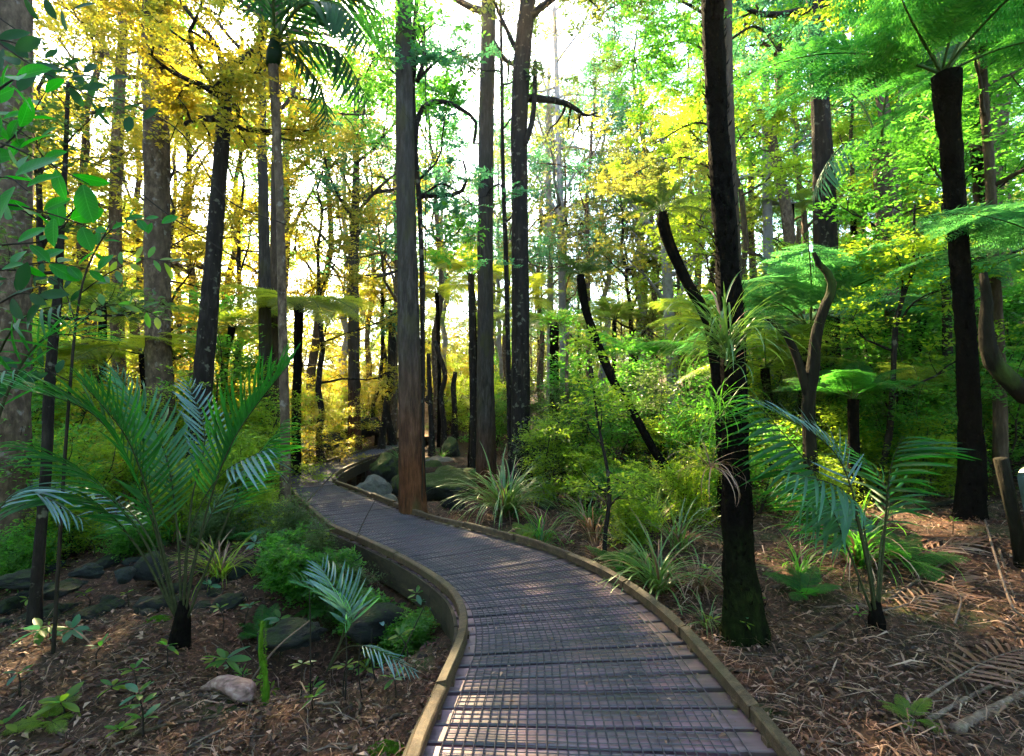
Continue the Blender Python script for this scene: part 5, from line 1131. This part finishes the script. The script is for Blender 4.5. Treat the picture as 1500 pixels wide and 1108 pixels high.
link('log_stub', mesh('log_stub', V, Q, T, 'log_pink', True), label='smooth pinkish broken log stub on the soil at lower left', cat='log', loc=Vector([float(q) for q in o+np.array([0, 0, .03])]))
a = gp(388, 1012, -.15); b = P(384, 910, a[1]); V, Q, T = tube(spline([a-np.array([0, 0, .05]), a+(b-a)*.3+np.array([.012, 0, 0]), a+(b-a)*.65+np.array([-.014, 0, 0]), b], 18), np.linspace(.022, .009, 18), 10, .6, r)
nm_ = 500; zz_ = r.rand(nm_); cc_ = a+(b-a)*zz_[:, None]; th_ = r.rand(nm_)*6.283; oo_ = np.stack([np.cos(th_), np.sin(th_), r.randn(nm_)*.4], 1)
V2, Q2 = leaves(cc_+oo_*.012, r.randn(nm_, 3), oo_+r.randn(nm_, 3)*.3, .008+.012*r.rand(nm_), np.full(nm_, .007)); Q = np.concatenate([Q, Q2+len(V)]); V = np.concatenate([V, V2])
link('mossy_stub', mesh('mossy_stub', V, Q, T, 'moss_bright', True), label='thin upright stub coated in vivid green moss', cat='stump')
a = gp(1000, 1, -.1)
for k_, (lab, pts, w, m) in enumerate([
    ('long dark fallen branch running right of the near kerb', [(1062, 978, None), (1110, 990, None), (1180, 995, None), (1250, 988, None)], .013, 'stick_dark'),
    ('brown stick lying between the black trunk and the right palm', [(1180, 958, None), (1230, 930, None), (1262, 912, None)], .017, 'stick_dark'),
    ('thick pale forked branch at the bottom right corner', [(1400, 1100, None), (1450, 1072, None), (1510, 1045, None)], .028, 'stick_pale'),
    ('pale weathered branch just above the corner branch', [(1360, 1080, None), (1420, 1050, None), (1500, 1010, None)], .015, 'stick_pale'),
    ('long pinkish stick propped at the right edge', [(1444, 820, None), (1475, 870, .32), (1500, 905, .30)], .010, 'stick_pale'),
    ('short orange brown stick below the propped one', [(1466, 866, None), (1478, 895, None), (1488, 922, None)], .012, 'stick_pale'),
    ('reddish stick standing in the litter near the tiny fern', [(1326, 1015, .02), (1338, 1040, -.03), (1350, 1062, None)], .009, 'log_pink'),
    ('mossy log lying on the rise near the mossy footed trunk', [(1355, 803, None), (1400, 800, None), (1450, 795, None)], .04, 'bark_moss'),
    ('curved root like log behind the mossy log', [(1380, 770, None), (1440, 765, None), (1478, 785, None)], .035, 'stick_dark'),
    ('dead pale frond stalk fanned out at right', [(1300, 905, None), (1370, 875, None), (1450, 850, None)], .012, 'stick_pale'),
    ('dark stick left of the right palm foot', [(1130, 872, None), (1190, 868, None), (1235, 850, None)], .022, 'stick_dark'),
    ('long thin pale stick across the lower left soil', [(0, 1088, None), (80, 1068, None), (175, 1055, None)], .010, 'stick_pale'),
    ('dark curved branch below the big palm', [(140, 985, None), (210, 970, None), (280, 952, None)], .010, 'stick_dark'),
    ('dark short log in the bottom left foreground', [(165, 1104, None), (210, 1095, None), (250, 1088, None)], .022, 'stick_dark'),
    ('leaning dark branch from soil to log, lower left', [(250, 1100, None), (285, 1075, None), (315, 1050, None)], .013, 'stick_dark'),
    ('pale twig leaning on the mossy stub', [(350, 985, None), (400, 955, .0), (455, 908, .12)], .008, 'stick_pale'),
    ('thick fallen branch over the stones at far left', [(0, 762, None), (90, 752, None), (180, 748, None)], .04, 'stick_pale'),
    ('second fallen branch below it at far left', [(0, 790, None), (60, 780, None), (130, 770, None)], .03, 'stick_dark'),
    ('dark dead branch stretching over the green plants at right', [(1300, 670, .75), (1340, 690, .66), (1365, 700, .55)], .025, 'stick_dark'),
    ('thin pale branch leaning over the left bend of the boardwalk', [(395, 790, None), (450, 735, .25), (492, 690, .55)], .014, 'bark_brown'),
    ('dark wiry twig standing on the deck kerb at the bend', [(521, 790, .08), (535, 760, .12), (551, 730, .20)], .008, 'twig'),
    ('snapped root beside the strappy clump', [(910, 850, None), (950, 835, None), (1010, 870, None)], .02, 'stick_dark')]):
    stick(lab, pts, w, m, 200+k_)
# fallen dead fronds and more sticks on the litter at right
FD = [('near the right edge, under the propped pink stick', 1400, 900, 1.1, .8), ('fanned out beside the right palm foot', 1330, 905, .9, .25), ('across the litter in the bottom right foreground', 1290, 1020, 1.0, -.2), ('behind the corner branch at bottom right', 1430, 1010, 1.2, .45),
      ('on the rise beyond the right palm', 1350, 850, 1.1, .1), ('between the black trunk foot and the kerb litter', 1190, 1010, .7, .9), ('on the slope below the mossy footed trunk', 1440, 850, 1.1, 2.6)]
for k_, (w_, u, v, L_, a_) in enumerate(FD):
    if k_ in (2, 5): continue
    o = gp(u, v, -.05); t_ = thing('fallen_frond', 'dead brown palm frond '+w_, 'dead frond', o); r_ = np.random.RandomState(700+k_)
    d = np.array([math.cos(a_), math.sin(a_)]); pts = []
    for f in (-.5, -.15, .2, .5):
        q = o[:2]+d*L_*f+r_.randn(2)*.03; pts.append([q[0]-o[0], q[1]-o[1], h1(q[0], q[1])-o[2]+.05])
    palm_frond(t_, np.array(pts), .008, .30*L_, 12, ('litter_mid', 'leaf_dead', 'litter_mid')[k_ % 3], r_, bare=.3, droop=1, side_up=.02, split=False, vang=.7, stalkm='stick_pale')
for i in range(70):
    u, v = ((1130+370*rng.rand()), 850+250*rng.rand()) if i % 2 else (rng.rand()*600, 880+220*rng.rand())
    o = gp(u, v, -.1)
    if np.min(np.hypot(BC[:, 0]-o[0], BC[:, 1]-o[1])) < 1.0: continue
    a_ = rng.rand()*6.283; l_ = .12+.3*rng.rand(); pp = []
    for f in np.linspace(-.5, .5, 6): q = o[:2]+np.array([math.cos(a_), math.sin(a_)])*l_*f+rng.randn(2)*.008; pp.append((q[0], q[1], h1(q[0], q[1])+.018))
    w_ = .004+.009*rng.rand()**2; V, Q, T = tube(spline(pp, 9), np.linspace(w_, w_*.5, 9), 6, .25, rng)
    link('fallen_stick', mesh('fallen_stick', V, Q, T, ('stick_pale', 'stick_dark', 'bark_brown')[i % 3], True), label=where_label(('short pale broken stick', 'short dark broken stick', 'short brown broken stick')[i % 3], o, .9), cat='stick', group='loose sticks on the litter')
# plants crowding the dark hollow and the ground behind the left palm
for k_, (lab, u, v, z, n_, L_, key) in enumerate([('dark fern in the hollow right of the seedling palm', 575, 930, -.4, 8, .34, 'g'), ('fern below the low bushes, left of the kerb', 530, 890, -.35, 9, .38, 'g'), ('fern behind the black boulder in the hollow', 480, 880, -.3, 8, .36, 'g'), ('fern left of the dark boulder', 385, 900, -.25, 8, .30, 'g'),
      ('fern hanging at the kerb edge beside the hollow', 640, 930, -.35, 7, .24, 'l'), ('bluish fern behind the foot of the left palm', 200, 800, -.2, 9, .5, 'b'), ('bluish fern left of the slender sapling trunk', 40, 800, -.2, 9, .55, 'b'), ('bluish fern between sapling trunk and left palm', 125, 790, -.2, 9, .55, 'b'), ('bluish fern right of the left palm stems', 350, 800, -.2, 8, .42, 'b'),
      ('lime fern by the left boardwalk bend', 405, 770, -.2, 9, .5, 'l'), ('low fern behind the right palm foot', 1330, 850, 0, 8, .45, 'g'), ('low fern right of the black trunk', 1180, 870, 0, 8, .36, 'g'), ('fern at the kerb before the wiry sapling', 905, 830, -.1, 9, .4, 'g'), ('fern left of the withered straps by the kerb', 770, 785, -.1, 9, .42, 'l')]):
    q = gp(u, v, z); ground_fern(lab, q[0], q[1], n_, L_, key, 800+k_)
# moss cushion
def moss(label, u, v, s):
    o = gp(u, v, -.1); r = np.random.RandomState(int(u)); n = 900; a = r.rand(n)*6.283; q = np.sqrt(r.rand(n)); x, y = np.cos(a)*q*s, np.sin(a)*q*s*.8; z = .3*s*(1-q**2)
    V, Q = leaves(np.stack([x, y, z-.005], 1), r.randn(n, 3)*.6+[0, -.5, .5], np.array([0, 0, 1.])+r.randn(n, 3)*.7, np.full(n, .016), np.full(n, .01)); link('moss_cushion', mesh('moss_cushion', V, Q, None, 'moss_bright'), label=label, cat='moss', loc=Vector([float(t) for t in o]))
moss('round vivid moss cushion left of the near kerb', 565, 1068, .09); moss('small moss patch in front of the big palm foot', 232, 885, .10); moss('moss patch between kerb and sedge', 812, 812, .10)

# leaf litter, twigs and dead straps as ground cover
def litter():
    r = np.random.RandomState(4)
    def pts(n, y0, y1, wfun=None):
        Y = y0+(y1-y0)*r.rand(n)**1.6; x = (r.rand(n)*2-1)*(Y*1.15+.5); return x, Y
    def clear(x, y, d=.86):
        m = np.ones(len(x), bool)
        for s in range(0, len(BC), 6): m &= np.hypot(x-BC[s, 0], y-BC[s, 1]) > d
        return m
    for nm, n, L0, L1_, asp, mat, y1 in (('leaf_litter', 34000, .015, .06, .42, 'litter_mid', 14), ('dark_leaf_litter', 30000, .02, .075, .5, 'litter_dark', 14), ('pale_leaf_litter', 15000, .015, .07, .42, 'leaf_dead', 12), ('large_fallen_leaves', 1500, .04, .10, .36, 'litter_mid', 9), ('long_dead_needles', 11000, .08, .28, .016, 'leaf_dead', 8), ('needle_litter', 30000, .03, .11, .05, 'litter_mid', 11), ('dead_straps', 4200, .10, .34, .035, 'leaf_dead', 8)):
        x, y = pts(n, 1.6, y1)
        if nm in ('dead_straps', 'long_dead_needles'): k = r.rand(n) < np.where(x > 1.2, 1, .25); x, y = x[k], y[k]
        m = clear(x, y); x, y = x[m], y[m]; n = len(x); z = hgt(x, y)+.004+.012*r.rand(n)+(.02*r.rand(n) if L1_ > .1 else 0)+.02*vn(x*9, y*9)
        a = r.rand(n)*6.283; D = np.stack([np.cos(a), np.sin(a), r.randn(n)*.22], 1); N = norm(np.array([0, 0, 1.])+r.randn(n, 3)*.35); L = L0+(L1_-L0)*r.rand(n)**2
        V, Q = leaves(np.stack([x, y, z], 1), N, D, L, L*asp*(.6+.8*r.rand(n)), .25); link(nm, mesh(nm, V, Q, None, mat, False, np.repeat(r.rand(n)**1.5, 4)), kind='stuff')
    x, y = pts(1900, 1.7, 11); m = clear(x, y, .95); x, y = x[m], y[m]; mb = MB()
    for i in range(len(x)):
        a = r.rand()*6.283; l = .06+.35*r.rand()**2.2; d = np.array([math.cos(a), math.sin(a)]); e = np.array([x[i], y[i]]); q = np.linspace(-.5, .5, 4)[:, None]; p = e+d*l*q+r.randn(4, 2)*.012; z = hgt(p[:, 0], p[:, 1])+.02+.02*r.rand(4)
        V, Q, T = tube(np.c_[p, z], (.0013+.0045*r.rand()**3)*np.array([1, 1, .8, .5]), 4, cap=False); mb.add(V, Q)
    link('fallen_twigs', mb.build('fallen_twigs', 'stick_pale'), kind='stuff')
    # a few fallen leaves on the deck
    n = 420; k = r.randint(0, K, n); f = r.rand(n); p = L1[k]*(1-f)[:, None]+R1[k]*f[:, None]; a = r.rand(n)*6.283; L = .012+.035*r.rand(n)**2
    V, Q = leaves(np.c_[p, np.full(n, .014)], np.array([0, 0, 1.])+r.randn(n, 3)*.2, np.stack([np.cos(a), np.sin(a), 0*a], 1), L, L*.4, .2); link('leaves_on_deck', mesh('leaves_on_deck', V, Q, None, 'leaf_dead', False, np.repeat(r.rand(n), 4)), kind='stuff')
litter()

# ------------------------------------------------------------------ sign on a leaning post at the right edge
o = gp(1490, 800, .25); o = gY(1488, 4.3)
sg = thing('sign_board', 'blue panel with pale rounded rim on a leaning post, right edge', 'sign', o)
def rounded(w, h, rr, d, nm, mat, M):
    pts = []
    for (cx, cy_, a0) in ((w-rr, h-rr, 0), (-w+rr, h-rr, 90), (-w+rr, -h+rr, 180), (w-rr, -h+rr, 270)):
        for k in range(6): a = math.radians(a0+k*18); pts.append((cx+rr*math.cos(a), cy_+rr*math.sin(a)))
    n = len(pts); V = [(x, 0, z) for x, z in pts]+[(x, d, z) for x, z in pts]+[(0, 0, 0), (0, d, 0)]; Q = [(i, (i+1) % n, n+(i+1) % n, n+i) for i in range(n)]; T = [(2*n, (i+1) % n, i) for i in range(n)]+[(2*n+1, n+i, n+(i+1) % n) for i in range(n)]
    return link(nm, mesh(nm, V, Q, T, mat), sg, M)
c = P(1566, 742, 4.1)-o; M = Matrix.Translation(Vector([float(t) for t in c])) @ Matrix.Rotation(math.radians(-8), 4, 'Y')
rounded(.33, .36, .10, .05, 'rim', 'sign_rim', M); rounded(.27, .30, .08, .02, 'panel', 'sign_blue', M @ Matrix.Translation((0, -.012, 0)))
V, Q, T = tube(np.array([P(1500, 860, 4.3)-o, P(1490, 780, 4.25)-o, P(1466, 672, 4.2)-o]), [.05, .045, .05], 8, .08, r); link('post', mesh('post', V, Q, T, 'bark_moss', True), sg)

# ------------------------------------------------------------------ thin gold-tinted air added for the sun glow
def glow_haze():
    t = NT('glow_haze_air'); v = t.a('VolumePrincipled'); v.inputs['Density'].default_value = .0005; v.inputs['Color'].default_value = (1.0, .82, .50, 1); v.inputs['Anisotropy'].default_value = .72
    t.l(v.outputs[0], t.out.inputs['Volume'])
    V, Q = box((-170, -14, -6), (170, 205, 62)); link('glow_haze', mesh('glow_haze', V, Q, None, 'glow_haze_air'), kind='stuff')
glow_haze()

# the wood goes on behind the viewer, unseen; added here to shade the foreground
def unseen_wood_around():
    r = np.random.RandomState(31); tr = MB(); C_ = []
    for i in range(150):
        a = r.uniform(.98, 5.30); d = 6+26*r.rand(); x, y = math.sin(a)*d, math.cos(a)*d
        if y > -3.0 and abs(x) < 1.2*max(y, 0)+7: continue
        H = 9+8*r.rand(); z = h1(x, y); p = wander(r, H, 10, (0, 0), .12)+np.array([x, y, z]); V, Q, T = tube(p, np.linspace(.16, .05, 10), 7); tr.add(V, Q, T)
        for k in range(26): h = H*(.12+.9*r.rand()); C_.append((x+r.randn()*1.5, y+r.randn()*1.3, z+h))
    C_ = np.array(C_); C_ = C_[(C_[:, 1] < -2.2) | (np.abs(C_[:, 0]) > 1.15*np.maximum(C_[:, 1], 0)+4.5)]
    link('unseen_wood_trunks', tr.build('unseen_wood_trunks', 'bark_brown', True), kind='stuff')
    V, Q, var = leaf_cluster(r, C_, np.zeros_like(C_), 48, 1.0, .5, .22)
    link('unseen_shade_wood', mesh('unseen_shade_wood', V, Q, None, 'leaf_green', False, var), kind='stuff')
unseen_wood_around()
